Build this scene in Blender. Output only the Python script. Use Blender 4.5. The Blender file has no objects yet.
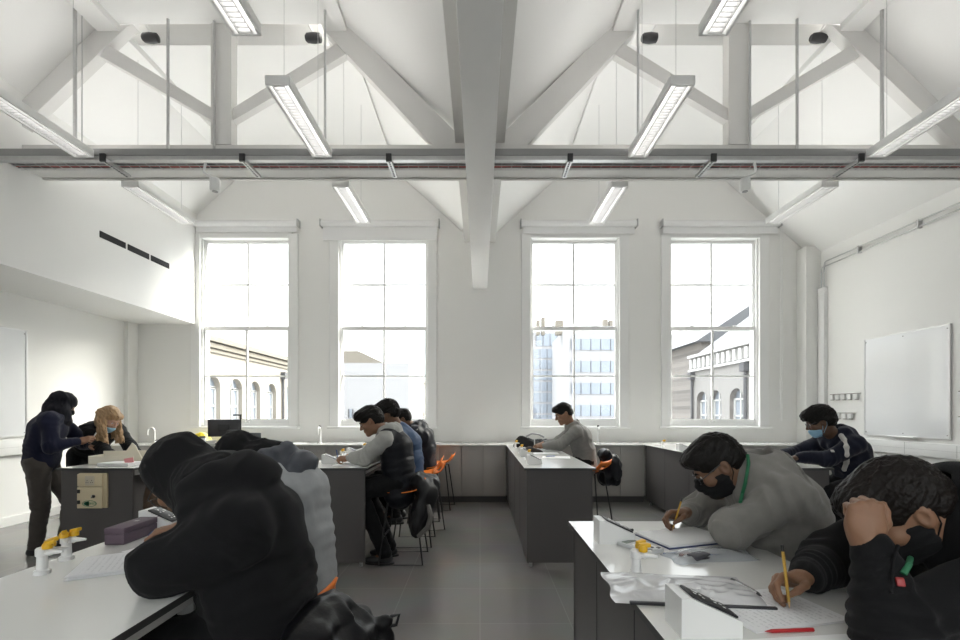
import bpy, bmesh, math, random
import numpy as np
from mathutils import Vector, Matrix
random.seed(7)
C = bpy.context.scene.collection
SC = bpy.context.scene
PI = math.pi
F = 453.33          # 17 mm lens on a 36 mm wide frame, 960 px across
EYE = 1.40
def P(px, py, d):
    """a point d metres into the room, seen in direction px, py of the photograph"""
    return np.array([(px - 480) / F * d, d, EYE + (412 - py) / F * d])
def rad(a): return a * PI / 180

# ------------------------------------------------------------------ materials
MATS = {}
def nt(m):
    m.use_nodes = True
    return m.node_tree, m.node_tree.nodes['Principled BSDF']
def mat(name, col, rough=0.5, metal=0.0, var=0.06, vscale=6.0, bump=0.0, bscale=200.0, spec=0.5, sheen=0.0, stretch=None, coat=0.0):
    if name in MATS: return MATS[name]
    m = bpy.data.materials.new(name); t, b = nt(m); n = t.nodes; l = t.links
    tc = n.new('ShaderNodeTexCoord')
    src = tc.outputs['Object']
    if stretch:
        mp = n.new('ShaderNodeMapping'); mp.inputs['Scale'].default_value = stretch
        l.new(src, mp.inputs['Vector']); src = mp.outputs['Vector']
    nz = n.new('ShaderNodeTexNoise'); nz.inputs['Scale'].default_value = vscale; nz.inputs['Detail'].default_value = 4
    l.new(src, nz.inputs['Vector'])
    mx = n.new('ShaderNodeMix'); mx.data_type = 'RGBA'
    c = np.array(col[:3])
    mx.inputs['A'].default_value = (*np.clip(c * (1 - var), 0, 1), 1)
    mx.inputs['B'].default_value = (*np.clip(c * (1 + var), 0, 1), 1)
    l.new(nz.outputs['Fac'], mx.inputs['Factor']); l.new(mx.outputs['Result'], b.inputs['Base Color'])
    b.inputs['Roughness'].default_value = rough; b.inputs['Metallic'].default_value = metal
    b.inputs['Specular IOR Level'].default_value = spec
    b.inputs['Sheen Weight'].default_value = sheen
    b.inputs['Coat Weight'].default_value = coat
    if bump > 0:
        n2 = n.new('ShaderNodeTexNoise'); n2.inputs['Scale'].default_value = bscale; n2.inputs['Detail'].default_value = 3
        l.new(src, n2.inputs['Vector'])
        bp = n.new('ShaderNodeBump'); bp.inputs['Strength'].default_value = bump; bp.inputs['Distance'].default_value = 0.004
        l.new(n2.outputs['Fac'], bp.inputs['Height']); l.new(bp.outputs['Normal'], b.inputs['Normal'])
    MATS[name] = m
    return m
def emis(name, col, strength):
    if name in MATS: return MATS[name]
    m = bpy.data.materials.new(name); t, b = nt(m)
    b.inputs['Base Color'].default_value = (*col, 1)
    b.inputs['Emission Color'].default_value = (*col, 1); b.inputs['Emission Strength'].default_value = strength
    MATS[name] = m; return m
def glass(name, tint=(1, 1, 1), gloss=0.06, rough=0.0):
    if name in MATS: return MATS[name]
    m = bpy.data.materials.new(name); t, b = nt(m); n = t.nodes; l = t.links
    tr = n.new('ShaderNodeBsdfTransparent'); tr.inputs['Color'].default_value = (*tint, 1)
    gl = n.new('ShaderNodeBsdfGlossy'); gl.inputs['Roughness'].default_value = rough
    mx = n.new('ShaderNodeMixShader'); mx.inputs['Fac'].default_value = gloss
    l.new(tr.outputs[0], mx.inputs[1]); l.new(gl.outputs[0], mx.inputs[2])
    l.new(mx.outputs[0], n['Material Output'].inputs['Surface'])
    n.remove(b); MATS[name] = m; return m

# ------------------------------------------------------------------ objects
LABELS = {}
def props(o, label=None, cat=None, group=None, kind=None):
    if label: o['label'] = label
    if cat: o['category'] = cat
    if group: o['group'] = group
    if kind: o['kind'] = kind
    return o
def thing(name, label, cat, loc=(0, 0, 0), rotz=0.0, group=None, kind=None):
    o = bpy.data.objects.new(name, None); C.objects.link(o)
    o.empty_display_size = 0.1
    o.location = [float(v) for v in loc]; o.rotation_euler = (0, 0, rotz)
    return props(o, label, cat, group, kind)
def chain_loc(o):
    v = Vector((0, 0, 0))
    while o is not None:
        v += o.location; o = o.parent
    return v
def dup(root, loc, rotz=0.0, label=None, group=None):
    def cp(o, parent):
        c = o.copy(); C.objects.link(c)
        if parent is not None: c.parent = parent
        for ch in list(o.children): cp(ch, c)
        return c
    r = cp(root, None); r.location = [float(v) for v in loc]; r.rotation_euler = (0, 0, rotz)
    if label: r['label'] = label
    if group: r['group'] = group
    return r

class MB:
    """collects faces; build() links them as one mesh object"""
    def __init__(s): s.v = []; s.f = []; s.mi = []; s.m = 0
    def add(s, vs, fs):
        b = len(s.v); s.v.extend([tuple(float(c) for c in v) for v in vs])
        s.f.extend([tuple(b + i for i in f) for f in fs]); s.mi.extend([s.m] * len(fs)); return s
    def box(s, x0, x1, y0, y1, z0, z1, bev=0.0):
        if bev > 0:
            bm = bmesh.new(); bmesh.ops.create_cube(bm, size=1.0)
            for v in bm.verts:
                v.co = Vector(((x0 + x1) / 2 + v.co.x * (x1 - x0), (y0 + y1) / 2 + v.co.y * (y1 - y0), (z0 + z1) / 2 + v.co.z * (z1 - z0)))
            bmesh.ops.bevel(bm, geom=bm.edges[:], offset=bev, segments=2, profile=0.5, affect='EDGES')
            return s.bm(bm)
        v = [(x0, y0, z0), (x1, y0, z0), (x1, y1, z0), (x0, y1, z0), (x0, y0, z1), (x1, y0, z1), (x1, y1, z1), (x0, y1, z1)]
        return s.add(v, [(0, 3, 2, 1), (4, 5, 6, 7), (0, 1, 5, 4), (1, 2, 6, 5), (2, 3, 7, 6), (3, 0, 4, 7)])
    def bm(s, bm):
        bm.verts.ensure_lookup_table()
        for i, v in enumerate(bm.verts): v.index = i
        s.add([v.co[:] for v in bm.verts], [[v.index for v in f.verts] for f in bm.faces]); bm.free(); return s
    def obox(s, c, ax, ay, az, bev=0.0):
        """oriented box: centre and three half-axis vectors"""
        c, ax, ay, az = (np.array(q, float) for q in (c, ax, ay, az))
        t = MB(); la, lb, lc = (np.linalg.norm(q) for q in (ax, ay, az))
        t.box(-la, la, -lb, lb, -lc, lc, bev)
        ux, uy, uz = ax / la, ay / lb, az / lc
        return s.add([c + ux * v[0] + uy * v[1] + uz * v[2] for v in t.v], t.f)
    def prism(s, poly, y0, y1, plane='xz'):
        """polygon extruded; plane xz -> along y, yz -> along x, xy -> along z"""
        n = len(poly)
        def m(a, b, t): return {'xz': (a, t, b), 'yz': (t, a, b), 'xy': (a, b, t)}[plane]
        v = [m(a, b, y0) for a, b in poly] + [m(a, b, y1) for a, b in poly]
        f = [tuple(range(n)), tuple(range(2 * n - 1, n - 1, -1))] + [(i, i + n, (i + 1) % n + n, (i + 1) % n) for i in range(n)]
        return s.add(v, f)
    def tube(s, pts, r, n=10, caps=True, closed=False):
        pts = [np.array(p, float) for p in pts]; rs = r if hasattr(r, '__len__') else [r] * len(pts)
        N = len(pts); vs = []; prev = None
        for i, p in enumerate(pts):
            if closed: t = pts[(i + 1) % N] - pts[i - 1]
            else: t = pts[min(i + 1, N - 1)] - pts[max(i - 1, 0)]
            t = t / (np.linalg.norm(t) + 1e-12)
            if prev is None:
                a = np.array([0, 0, 1.0]) if abs(t[2]) < 0.9 else np.array([1.0, 0, 0])
                u = np.cross(t, a)
            else: u = prev - t * np.dot(prev, t)
            u /= np.linalg.norm(u) + 1e-12; w = np.cross(t, u); prev = u
            for k in range(n):
                a = 2 * PI * k / n; vs.append(p + rs[i] * (math.cos(a) * u + math.sin(a) * w))
        fs = []
        for i in range(N if closed else N - 1):
            j = (i + 1) % N
            for k in range(n): fs.append((i * n + k, i * n + (k + 1) % n, j * n + (k + 1) % n, j * n + k))
        if caps and not closed: fs += [tuple(range(n - 1, -1, -1)), tuple((N - 1) * n + k for k in range(n))]
        return s.add(vs, fs)
    def lathe(s, prof, c=(0, 0, 0), n=20, axis='z'):
        """profile [(r, h)...] turned about an axis through c"""
        vs = []; fs = []; c = np.array(c, float)
        for r, h in prof:
            for k in range(n):
                a = 2 * PI * k / n; x, y = r * math.cos(a), r * math.sin(a)
                vs.append(c + {'z': np.array([x, y, h]), 'x': np.array([h, x, y]), 'y': np.array([y, h, x])}[axis])
        m = len(prof)
        for i in range(m - 1):
            for k in range(n): fs.append((i * n + k, i * n + (k + 1) % n, (i + 1) * n + (k + 1) % n, (i + 1) * n + k))
        fs += [tuple(range(n - 1, -1, -1)), tuple((m - 1) * n + k for k in range(n))]
        return s.add(vs, fs)
    def grid(s, fn, nu, nv):
        vs = [fn(i / nu, j / nv) for j in range(nv + 1) for i in range(nu + 1)]
        fs = [(j * (nu + 1) + i, j * (nu + 1) + i + 1, (j + 1) * (nu + 1) + i + 1, (j + 1) * (nu + 1) + i) for j in range(nv) for i in range(nu)]
        return s.add(vs, fs)
    def build(s, name, m, parent=None, world=True, smooth=35, solid=0.0, label=None):
        me = bpy.data.meshes.new(name)
        off = chain_loc(parent) if (parent is not None and world) else Vector((0, 0, 0))
        me.from_pydata([(v[0] - off.x, v[1] - off.y, v[2] - off.z) for v in s.v], [], s.f)
        for mm in (m if isinstance(m, (list, tuple)) else [m]): me.materials.append(mm)
        if any(s.mi): me.polygons.foreach_set('material_index', s.mi)
        bm = bmesh.new(); bm.from_mesh(me); bmesh.ops.recalc_face_normals(bm, faces=bm.faces[:]); bm.to_mesh(me); bm.free()
        if smooth:
            me.shade_smooth(); me.set_sharp_from_angle(angle=rad(smooth))
        o = bpy.data.objects.new(name, me); C.objects.link(o)
        if parent is not None: o.parent = parent
        if solid:
            md = o.modifiers.new('thickness', 'SOLIDIFY'); md.thickness = solid; md.offset = 0
        if label: o['label'] = label
        return o
def struct(name, mb, m, parent=None, **k):
    o = mb.build(name, m, parent, **k)
    if parent is None: o['kind'] = 'structure'
    return o
# ------------------------------------------------------------------ smooth solid modelling (used for people and cloth)
def A(*v): return np.array(v, float)
def nrm(v): v = np.asarray(v, float); return v / (np.linalg.norm(v) + 1e-12)
def _hash(i, j, k):
    h = (i * 374761393 + j * 668265263 + k * 2147483647 + 1013904223) & 0xFFFFFFFF
    h = ((h ^ (h >> 13)) * 1274126177) & 0xFFFFFFFF
    return ((h ^ (h >> 16)) & 0xFFFF) / 65535.0
def vnoise(p):
    p = np.asarray(p); f0 = np.floor(p).astype(np.int64); f = p - f0; f = f * f * (3 - 2 * f)
    r = 0
    for dx in (0, 1):
        wx = f[:, 0] if dx else 1 - f[:, 0]
        for dy in (0, 1):
            wy = f[:, 1] if dy else 1 - f[:, 1]
            for dz in (0, 1):
                wz = f[:, 2] if dz else 1 - f[:, 2]
                r = r + wx * wy * wz * _hash(f0[:, 0] + dx, f0[:, 1] + dy, f0[:, 2] + dz)
    return r
RESK = 1.0
class Sdf:
    def __init__(s): s.add = []; s.cut = []; s.disp = None; s.dmax = 0.0; s.rec = []
    def put(s, fn, k=.02): s.add.append((fn, k)); return s
    def cone(s, a, b, ra, rb=None, k=.02):
        a, b = A(*a), A(*b); rb = ra if rb is None else rb; s.rec += [(a, ra), (b, rb)]; d = b - a; L2 = max(d @ d, 1e-9)
        def fn(p):
            q = p - a; t = np.clip(q @ d / L2, 0, 1)
            return np.sqrt(((q - t[:, None] * d) ** 2).sum(1)) - (ra + (rb - ra) * t)
        return s.put(fn, k)
    def chain(s, pts, rs, k=.01):
        for i in range(len(pts) - 1): s.cone(pts[i], pts[i + 1], rs[i], rs[i + 1], k)
        return s
    def ell(s, c, r, R=None, k=.02, cut=False):
        c, r = A(*c), A(*r); R = np.eye(3) if R is None else R          # columns of R are the ellipsoid's axes
        def fn(p):
            q = (p - c) @ R
            k0 = np.sqrt(((q / r) ** 2).sum(1)); k1 = np.sqrt(((q / r ** 2) ** 2).sum(1)) + 1e-9
            return k0 * (k0 - 1) / k1
        (s.cut.append((fn, k)) if cut else s.put(fn, k)); return s
    def ecap(s, a, b, side, ra, rb, k=.04):
        """elliptical limb from a to b: ra, rb = (half width along side, half depth)"""
        a, b, side = A(*a), A(*b), A(*side); w = b - a; L = np.linalg.norm(w); w = w / L
        side = nrm(side - w * (side @ w)); v = np.cross(w, side)
        def fn(p):
            q = p - a; t = q @ w; tt = np.clip(t / L, 0, 1)
            ru = ra[0] + (rb[0] - ra[0]) * tt; rv = ra[1] + (rb[1] - ra[1]) * tt
            e = t - tt * L
            x, y, z = (q @ side) / ru, (q @ v) / rv, e / rv
            k0 = np.sqrt(x * x + y * y + z * z); k1 = np.sqrt((x / ru) ** 2 + (y / rv) ** 2 + (z / rv) ** 2) + 1e-9
            return k0 * (k0 - 1) / k1
        return s.put(fn, k)
    def rbox(s, c, R, h, r=.005, k=.01, cut=False):
        c, h = A(*c), A(*h)
        def fn(p):
            q = np.abs((p - c) @ R) - (h - r)
            return np.sqrt((np.maximum(q, 0) ** 2).sum(1)) + np.minimum(q.max(1), 0) - r
        (s.cut.append((fn, k)) if cut else s.put(fn, k)); return s
    def plane_cut(s, pt, n, k=.004):
        """removes everything on the side the normal points to"""
        pt, n = A(*pt), nrm(n)
        s.cut.append((lambda p: -((p - pt) @ n), k)); return s
    def mesh(s, h, lo, hi):
        h = h * RESK; B = 8; S = B * h; lo = A(*lo); hi = A(*hi)
        nb = np.ceil((hi - lo) / S).astype(int)
        gx, gy, gz = np.meshgrid(*[np.arange(n) for n in nb], indexing='ij')
        bi = np.stack([gx.ravel(), gy.ravel(), gz.ravel()], 1)
        cen = lo + (bi + .5) * S; Rb = S * .87
        D = np.stack([fn(cen) for fn, k in s.add], 1); km = max(k for _, k in s.add)
        u = D.min(1); mar = Rb * 1.35 + s.dmax + .02
        keep = np.abs(u) < mar
        bi, cen, D, u = bi[keep], cen[keep], D[keep], u[keep]
        off = np.stack(np.meshgrid(*[np.arange(B + 1)] * 3, indexing='ij'), -1).reshape(-1, 3)
        N = len(bi); M = (B + 1) ** 3
        val = np.full((N, M), 9.0); pts_of = lambda idx: (lo + (bi[idx][:, None, :] * B + off[None]) * h)
        first = np.ones(N, bool)
        for i, (fn, k) in enumerate(s.add):
            idx = np.where(D[:, i] < u + 2.4 * Rb + k + .01)[0]
            if len(idx) == 0: continue
            d = fn(pts_of(idx).reshape(-1, 3)).reshape(len(idx), M)
            a = val[idx]
            hh = np.maximum(k - np.abs(a - d), 0) / k
            val[idx] = np.minimum(a, d) - hh * hh * k * .25
        for fn, k in s.cut:
            d = -fn(cen); idx = np.where(d > -(Rb * 1.4 + k + s.dmax + mar * 0 + .0))[0]
            if len(idx) == 0: continue
            c = -fn(pts_of(idx).reshape(-1, 3)).reshape(len(idx), M)
            a = val[idx]; hh = np.maximum(k - np.abs(a - c), 0) / k
            val[idx] = np.maximum(a, c) + hh * hh * k * .25
        if s.disp is not None:
            m = np.abs(val) < s.dmax + 1.8 * h
            allp = pts_of(np.arange(N)); sel = allp[m]
            val[m] = val[m] + s.disp(sel)
        # surface nets
        V = val.reshape(N, B + 1, B + 1, B + 1)
        cor = [(0, 0, 0), (1, 0, 0), (0, 1, 0), (1, 1, 0), (0, 0, 1), (1, 0, 1), (0, 1, 1), (1, 1, 1)]
        c8 = np.stack([V[:, x:x + B, y:y + B, z:z + B].reshape(N, -1) for x, y, z in cor], -1)
        neg = (c8 < 0).sum(-1); act = (neg > 0) & (neg < 8)
        nbk, ci = np.where(act)
        c8 = c8[nbk, ci]; ijk = np.stack(np.unravel_index(ci, (B, B, B)), 1) + bi[nbk] * B
        E = [(a, b) for a in range(8) for b in range(a + 1, 8) if sum(abs(cor[a][q] - cor[b][q]) for q in range(3)) == 1]
        acc = np.zeros((len(ijk), 3)); cnt = np.zeros(len(ijk))
        for a, b in E:
            va, vb = c8[:, a], c8[:, b]; cr = (va < 0) != (vb < 0)
            t = np.where(cr, va / np.where(cr, va - vb, 1), 0)[:, None]
            pa, pb = A(*cor[a]), A(*cor[b]); acc += np.where(cr[:, None], pa + (pb - pa) * t, 0); cnt += cr
        vert = lo + (ijk + acc / cnt[:, None]) * h
        NX, NY, NZ = nb * B + 2
        def key(q): return ((q[:, 0] + 1) * (NY + 2) + q[:, 1] + 1) * (NZ + 2) + q[:, 2] + 1
        ids = key(ijk); order = np.argsort(ids); sid = ids[order]
        quads = []
        for ax, ci_, (d1, d2) in ((0, 1, ((0, 1, 0), (0, 0, 1))), (1, 2, ((0, 0, 1), (1, 0, 0))), (2, 4, ((1, 0, 0), (0, 1, 0)))):
            a, b = c8[:, 0] < 0, c8[:, ci_] < 0
            w = np.where(a != b)[0]; q = ijk[w]; d1, d2 = np.array(d1), np.array(d2)
            cells = [q, q - d1, q - d1 - d2, q - d2]; I = []; ok = np.ones(len(w), bool)
            for cc in cells:
                kk = key(cc); pos = np.clip(np.searchsorted(sid, kk), 0, len(sid) - 1); ok &= sid[pos] == kk; I.append(order[pos])
            Q = np.stack(I, 1); fl = ~a[w]; Q[fl] = Q[fl][:, ::-1]
            quads.append(Q[ok])
        return vert, np.concatenate(quads)
    def build(s, name, h, m, parent, lo, hi, relax=0, label=None):
        v, q = s.mesh(h, lo, hi)
        if relax:
            e = np.concatenate([q[:, [0, 1]], q[:, [1, 2]], q[:, [2, 3]], q[:, [3, 0]]])
            for _ in range(relax):
                acc = np.zeros_like(v); cnt = np.zeros(len(v))
                np.add.at(acc, e[:, 0], v[e[:, 1]]); np.add.at(acc, e[:, 1], v[e[:, 0]]); np.add.at(cnt, e[:, 0], 1); np.add.at(cnt, e[:, 1], 1)
                v = v * .5 + acc / np.maximum(cnt, 1)[:, None] * .5
        # keep the largest connected piece only
        lab = np.arange(len(v))
        e = np.concatenate([q[:, [0, 1]], q[:, [1, 2]], q[:, [2, 3]], q[:, [3, 0]]])
        while True:
            l0 = lab.copy(); mn = np.minimum(lab[e[:, 0]], lab[e[:, 1]])
            np.minimum.at(lab, e[:, 0], mn); np.minimum.at(lab, e[:, 1], mn); lab = lab[lab]
            if (l0 == lab).all(): break
        u, c = np.unique(lab, return_counts=True); big = u[c.argmax()]
        sel = lab == big; q = q[sel[q[:, 0]]]; nid = np.cumsum(sel) - 1; v = v[sel]; q = nid[q]
        off = chain_loc(parent) if parent is not None else Vector((0, 0, 0))
        v = v - A(off.x, off.y, off.z)
        me = bpy.data.meshes.new(name); me.vertices.add(len(v)); me.vertices.foreach_set('co', v.ravel().astype(np.float32))
        me.loops.add(q.size); me.loops.foreach_set('vertex_index', q.ravel().astype(np.int32))
        me.polygons.add(len(q)); me.polygons.foreach_set('loop_start', np.arange(0, q.size, 4, dtype=np.int32)); me.polygons.foreach_set('loop_total', np.full(len(q), 4, np.int32))
        me.update(); me.validate(); me.shade_smooth(); me.materials.append(m)
        o = bpy.data.objects.new(name, me); C.objects.link(o)
        if parent is not None: o.parent = parent
        if label: o['label'] = label
        return o
def wrinkles(amp, freq, axis=None, stretch=3.0, ridge=True, seed=0.0):
    """cloth folds: ridged noise, stretched along an axis"""
    ax = None if axis is None else nrm(axis)
    def f(p):
        q = p * freq + seed
        if ax is not None: q = q - np.outer((p @ ax) * freq * (1 - 1 / stretch), ax)
        w = q + 1.1 * vnoise(q * .6 + 5.1)[:, None]
        n_ = vnoise(w)
        r = (1 - np.abs(2 * n_ - 1)) ** 1.6 if ridge else n_
        return -amp * 1.15 * (r - .42) - amp * .45 * (vnoise(w * 2.3 + 7.7) - .5)
    return f
def rings(c, axis, R_, wl, amp):
    """folds bunched round a bent joint"""
    c, axis = A(*c), nrm(axis)
    def f(p):
        q = p - c; d2 = (q * q).sum(1)
        n_ = vnoise(p * 9 + 3.1); return -amp * 1.3 * np.exp(-d2 / (R_ * R_)) * (.25 + .9 * vnoise(p * 7 + 11)) * np.sin((q @ axis) * 2 * PI / wl + 9 * n_)
    return f
def total(*fs): return lambda p: sum(f(p) for f in fs)

from mathutils.bvhtree import BVHTree
class Skin3:
    """finds points on the front of a finished mesh, seen along a sight line, to sew trims on to it"""
    def __init__(s, o):
        me = o.data; n = len(me.vertices); co = np.empty(n * 3, np.float32); me.vertices.foreach_get('co', co)
        off = chain_loc(o); s.t = BVHTree.FromPolygons((co.reshape(-1, 3) + A(*off)).tolist(), [tuple(p.vertices) for p in me.polygons])
    def hit(s, px, py, lift=.003):
        d = Vector(P(px, py, 1.0)) - Vector((0, 0, EYE)); d.normalize()
        loc, nn, i, dist = s.t.ray_cast(Vector((0, 0, EYE)), d)
        return None if loc is None else (A(*loc) + A(*nn) * lift, A(*nn))
# ------------------------------------------------------------------ palette
PAINT = mat('white_paint', (0.82, 0.815, 0.795), 0.6, var=0.015, vscale=1.5, bump=0.05, bscale=60)
PLASTER = mat('beam_plaster', (0.86, 0.855, 0.845), 0.6, var=0.02, bump=0.35, bscale=22)
CEIL = mat('ceiling_paint', (0.83, 0.825, 0.81), 0.7, var=0.015, vscale=1.0)
TRUSSM = mat('truss_paint', (0.66, 0.65, 0.63), 0.55, var=0.03, vscale=3, bump=0.06, bscale=30)
WOODW = mat('window_gloss_paint', (0.82, 0.82, 0.81), 0.35, var=0.01)
STEEL = mat('galvanised_steel', (0.50, 0.50, 0.50), 0.38, metal=0.7, var=0.08, vscale=20)
STEELDK = mat('grey_channel', (0.30, 0.30, 0.30), 0.45, metal=0.3, var=0.05)
BLACKP = mat('black_plastic', (0.018, 0.018, 0.02), 0.4, var=0.1)
WHITEP = mat('white_plastic', (0.80, 0.80, 0.79), 0.35, var=0.02)
PANELM = mat('dark_grey_laminate', (0.088, 0.081, 0.080), 0.42, var=0.05, vscale=3)
TOPM = mat('white_worktop', (0.80, 0.795, 0.77), 0.22, var=0.012, vscale=2, coat=0.6)
EDGEM = mat('dark_worktop_edge', (0.05, 0.05, 0.05), 0.4, var=0.05)
CABM = mat('cabinet_laminate', (0.42, 0.40, 0.375), 0.45, var=0.02, vscale=2)
ORANGE = mat('orange_polypropylene', (0.86, 0.21, 0.02), 0.38, var=0.03)
BLACKM = mat('black_powder_coat', (0.02, 0.02, 0.021), 0.4, var=0.05)
YELLOW = mat('yellow_plastic', (0.80, 0.46, 0.02), 0.38, var=0.03)
PAPER = mat('white_paper', (0.80, 0.80, 0.80), 0.8, var=0.01)
GLASSM = glass('window_glass', (0.97, 0.985, 0.98), 0.05)

def floor_mat():
    m = bpy.data.materials.new('grey_floor_tiles'); t, b = nt(m); n = t.nodes; l = t.links
    tc = n.new('ShaderNodeTexCoord'); mp = n.new('ShaderNodeMapping'); l.new(tc.outputs['Object'], mp.inputs['Vector'])
    br = n.new('ShaderNodeTexBrick'); br.offset = 0.0; br.squash = 1.0
    br.inputs['Scale'].default_value = 1.0; br.inputs['Brick Width'].default_value = 0.6; br.inputs['Row Height'].default_value = 0.6
    br.inputs['Mortar Size'].default_value = 0.004; br.inputs['Mortar Smooth'].default_value = 0.2
    br.inputs['Color1'].default_value = (0.235, 0.228, 0.216, 1); br.inputs['Color2'].default_value = (0.255, 0.247, 0.235, 1)
    br.inputs['Mortar'].default_value = (0.30, 0.29, 0.28, 1)
    l.new(mp.outputs['Vector'], br.inputs['Vector'])
    nz = n.new('ShaderNodeTexNoise'); nz.inputs['Scale'].default_value = 2.2; nz.inputs['Detail'].default_value = 6
    l.new(mp.outputs['Vector'], nz.inputs['Vector'])
    mx = n.new('ShaderNodeMix'); mx.data_type = 'RGBA'; mx.blend_type = 'MULTIPLY'; mx.inputs['Factor'].default_value = 0.25
    l.new(br.outputs['Color'], mx.inputs['A']); l.new(nz.outputs['Color'], mx.inputs['B']); l.new(mx.outputs['Result'], b.inputs['Base Color'])
    mr = n.new('ShaderNodeMapRange'); mr.inputs['To Min'].default_value = 0.09; mr.inputs['To Max'].default_value = 0.22
    l.new(nz.outputs['Fac'], mr.inputs['Value']); l.new(mr.outputs['Result'], b.inputs['Roughness'])
    bp = n.new('ShaderNodeBump'); bp.inputs['Strength'].default_value = 0.06; bp.inputs['Distance'].default_value = 0.003
    l.new(nz.outputs['Fac'], bp.inputs['Height']); l.new(bp.outputs['Normal'], b.inputs['Normal'])
    return m

# ------------------------------------------------------------------ shell
XL, XR, YB, YF = -5.80, 5.55, 7.60, -2.80
WIN = [(-3.94, 'window_1'), (-1.62, 'window_2'), (1.59, 'window_3'), (3.93, 'window_4')]
WZ0, WZ1, WHW = 1.17, 4.36, 0.80
struct('floor', MB().box(XL - .2, XR + .2, YF - .2, YB + .35, -0.12, 0.0), floor_mat(), smooth=0)
wb = MB()
edges = [XL - .2]
for xc, _ in WIN: edges += [xc - WHW, xc + WHW]
edges.append(XR + .2)
for i in range(0, len(edges), 2): wb.box(edges[i], edges[i + 1], YB, YB + .35, 0, 5.95)
for xc, _ in WIN:
    wb.box(xc - WHW, xc + WHW, YB, YB + .35, 0, WZ0); wb.box(xc - WHW, xc + WHW, YB, YB + .35, WZ1, 5.95)
wb.box(-.29, .27, YB - .14, YB, 0, 4.6)                       # pier under the valley beam
struct('wall_back', wb, PAINT, smooth=0)
struct('wall_left', MB().box(XL - .2, XL, YF, YB, 0, 5.95), PAINT, smooth=0)
struct('wall_right', MB().box(XR, XR + .2, YF, YB, 0, 5.95), PAINT, smooth=0)
# wall behind the camera ; its unseen windows are added to let in fill light
wf = MB(); REAR_FILL = [(-1.6, .9), (1.6, .9)]
ed = [XL - .2]
for xc, hw in REAR_FILL: ed += [xc - hw, xc + hw]
ed.append(XR + .2)
for i in range(0, len(ed), 2): wf.box(ed[i], ed[i + 1], YF - .2, YF, 0, 5.95)
for xc, hw in REAR_FILL: wf.box(xc - hw, xc + hw, YF - .2, YF, 0, 1.2); wf.box(xc - hw, xc + hw, YF - .2, YF, 4.3, 5.95)
struct('wall_front', wf, PAINT, smooth=0)
for i, (xc, hw) in enumerate(REAR_FILL):
    o = MB().box(xc - hw, xc + hw, YF - .12, YF - .10, 1.2, 4.3).build('window_%d' % (5 + i), GLASSM, smooth=0); o['kind'] = 'structure'  # panes of the added fill openings, never in view
# bulkhead along the left wall
struct('wall_bulkhead', MB().prism([(XL, 2.87), (-4.75, 2.87), (-4.75, 4.84), (XL, 3.9)], YF, YB), PAINT, smooth=0)
struct('trim_1', MB().box(XL, XL + .07, YB - .22, YB, 0, 2.87), PAINT, smooth=0)
struct('trim_2', MB().box(XR - .24, XR, YB - .22, YB, 0, 4.1), PAINT, smooth=0)
# double pitched ceiling with a central valley
SLOT0, SLOT1, ZF = 4.70, 4.97, 5.42
cl = MB(); T = .12
for s in (-1, 1):
    def pr(poly, y0, y1): cl.prism([(s * a, b) for a, b in poly], y0, y1)
    pr([(0, 4.15), (.25, 4.38), (1.40, ZF), (1.40, ZF + T), (.0, 4.42)], YF, YB)            # inner slope
    pr([(3.95, ZF), (5.75, 3.83), (5.95, 3.83), (3.95, ZF + T + .1)], YF, YB)                # outer slope
    for y0, y1 in ((YF, SLOT0), (SLOT1, YB)): pr([(1.38, ZF), (3.97, ZF), (3.97, ZF + T), (1.38, ZF + T)], y0, y1)
    pr([(1.3, ZF + .38), (4.1, ZF + .38), (4.1, ZF + .45), (1.3, ZF + .45)], SLOT0 - .1, SLOT1 + .1)   # the slot is closed on top
    for y0, y1 in ((SLOT0 - .1, SLOT0), (SLOT1, SLOT1 + .1)): pr([(1.3, ZF + T), (4.1, ZF + T), (4.1, ZF + .38), (1.3, ZF + .38)], y0, y1)
struct('ceiling', cl, CEIL, smooth=0)
k = 3
for s in (-1, 1):
    for a, b in ((1.38, 1.62), (3.74, 3.97)):
        struct('trim_%d' % k, MB().box(min(s * a, s * b), max(s * a, s * b), YF, YB, ZF - .07, ZF), CEIL, smooth=0); k += 1
vb = thing('valley_beam', 'deep white plastered valley beam running overhead from the camera to the back wall', 'beam', (0, YB, 3.43))
MB().box(-.118, .118, YF, YB - .14, 3.43, 4.26, .006).build('beam', PLASTER, vb)
MB().box(-.255, .255, YF, YB - .14, 4.19, 4.44).build('wall_plate', TRUSSM, vb)

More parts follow.
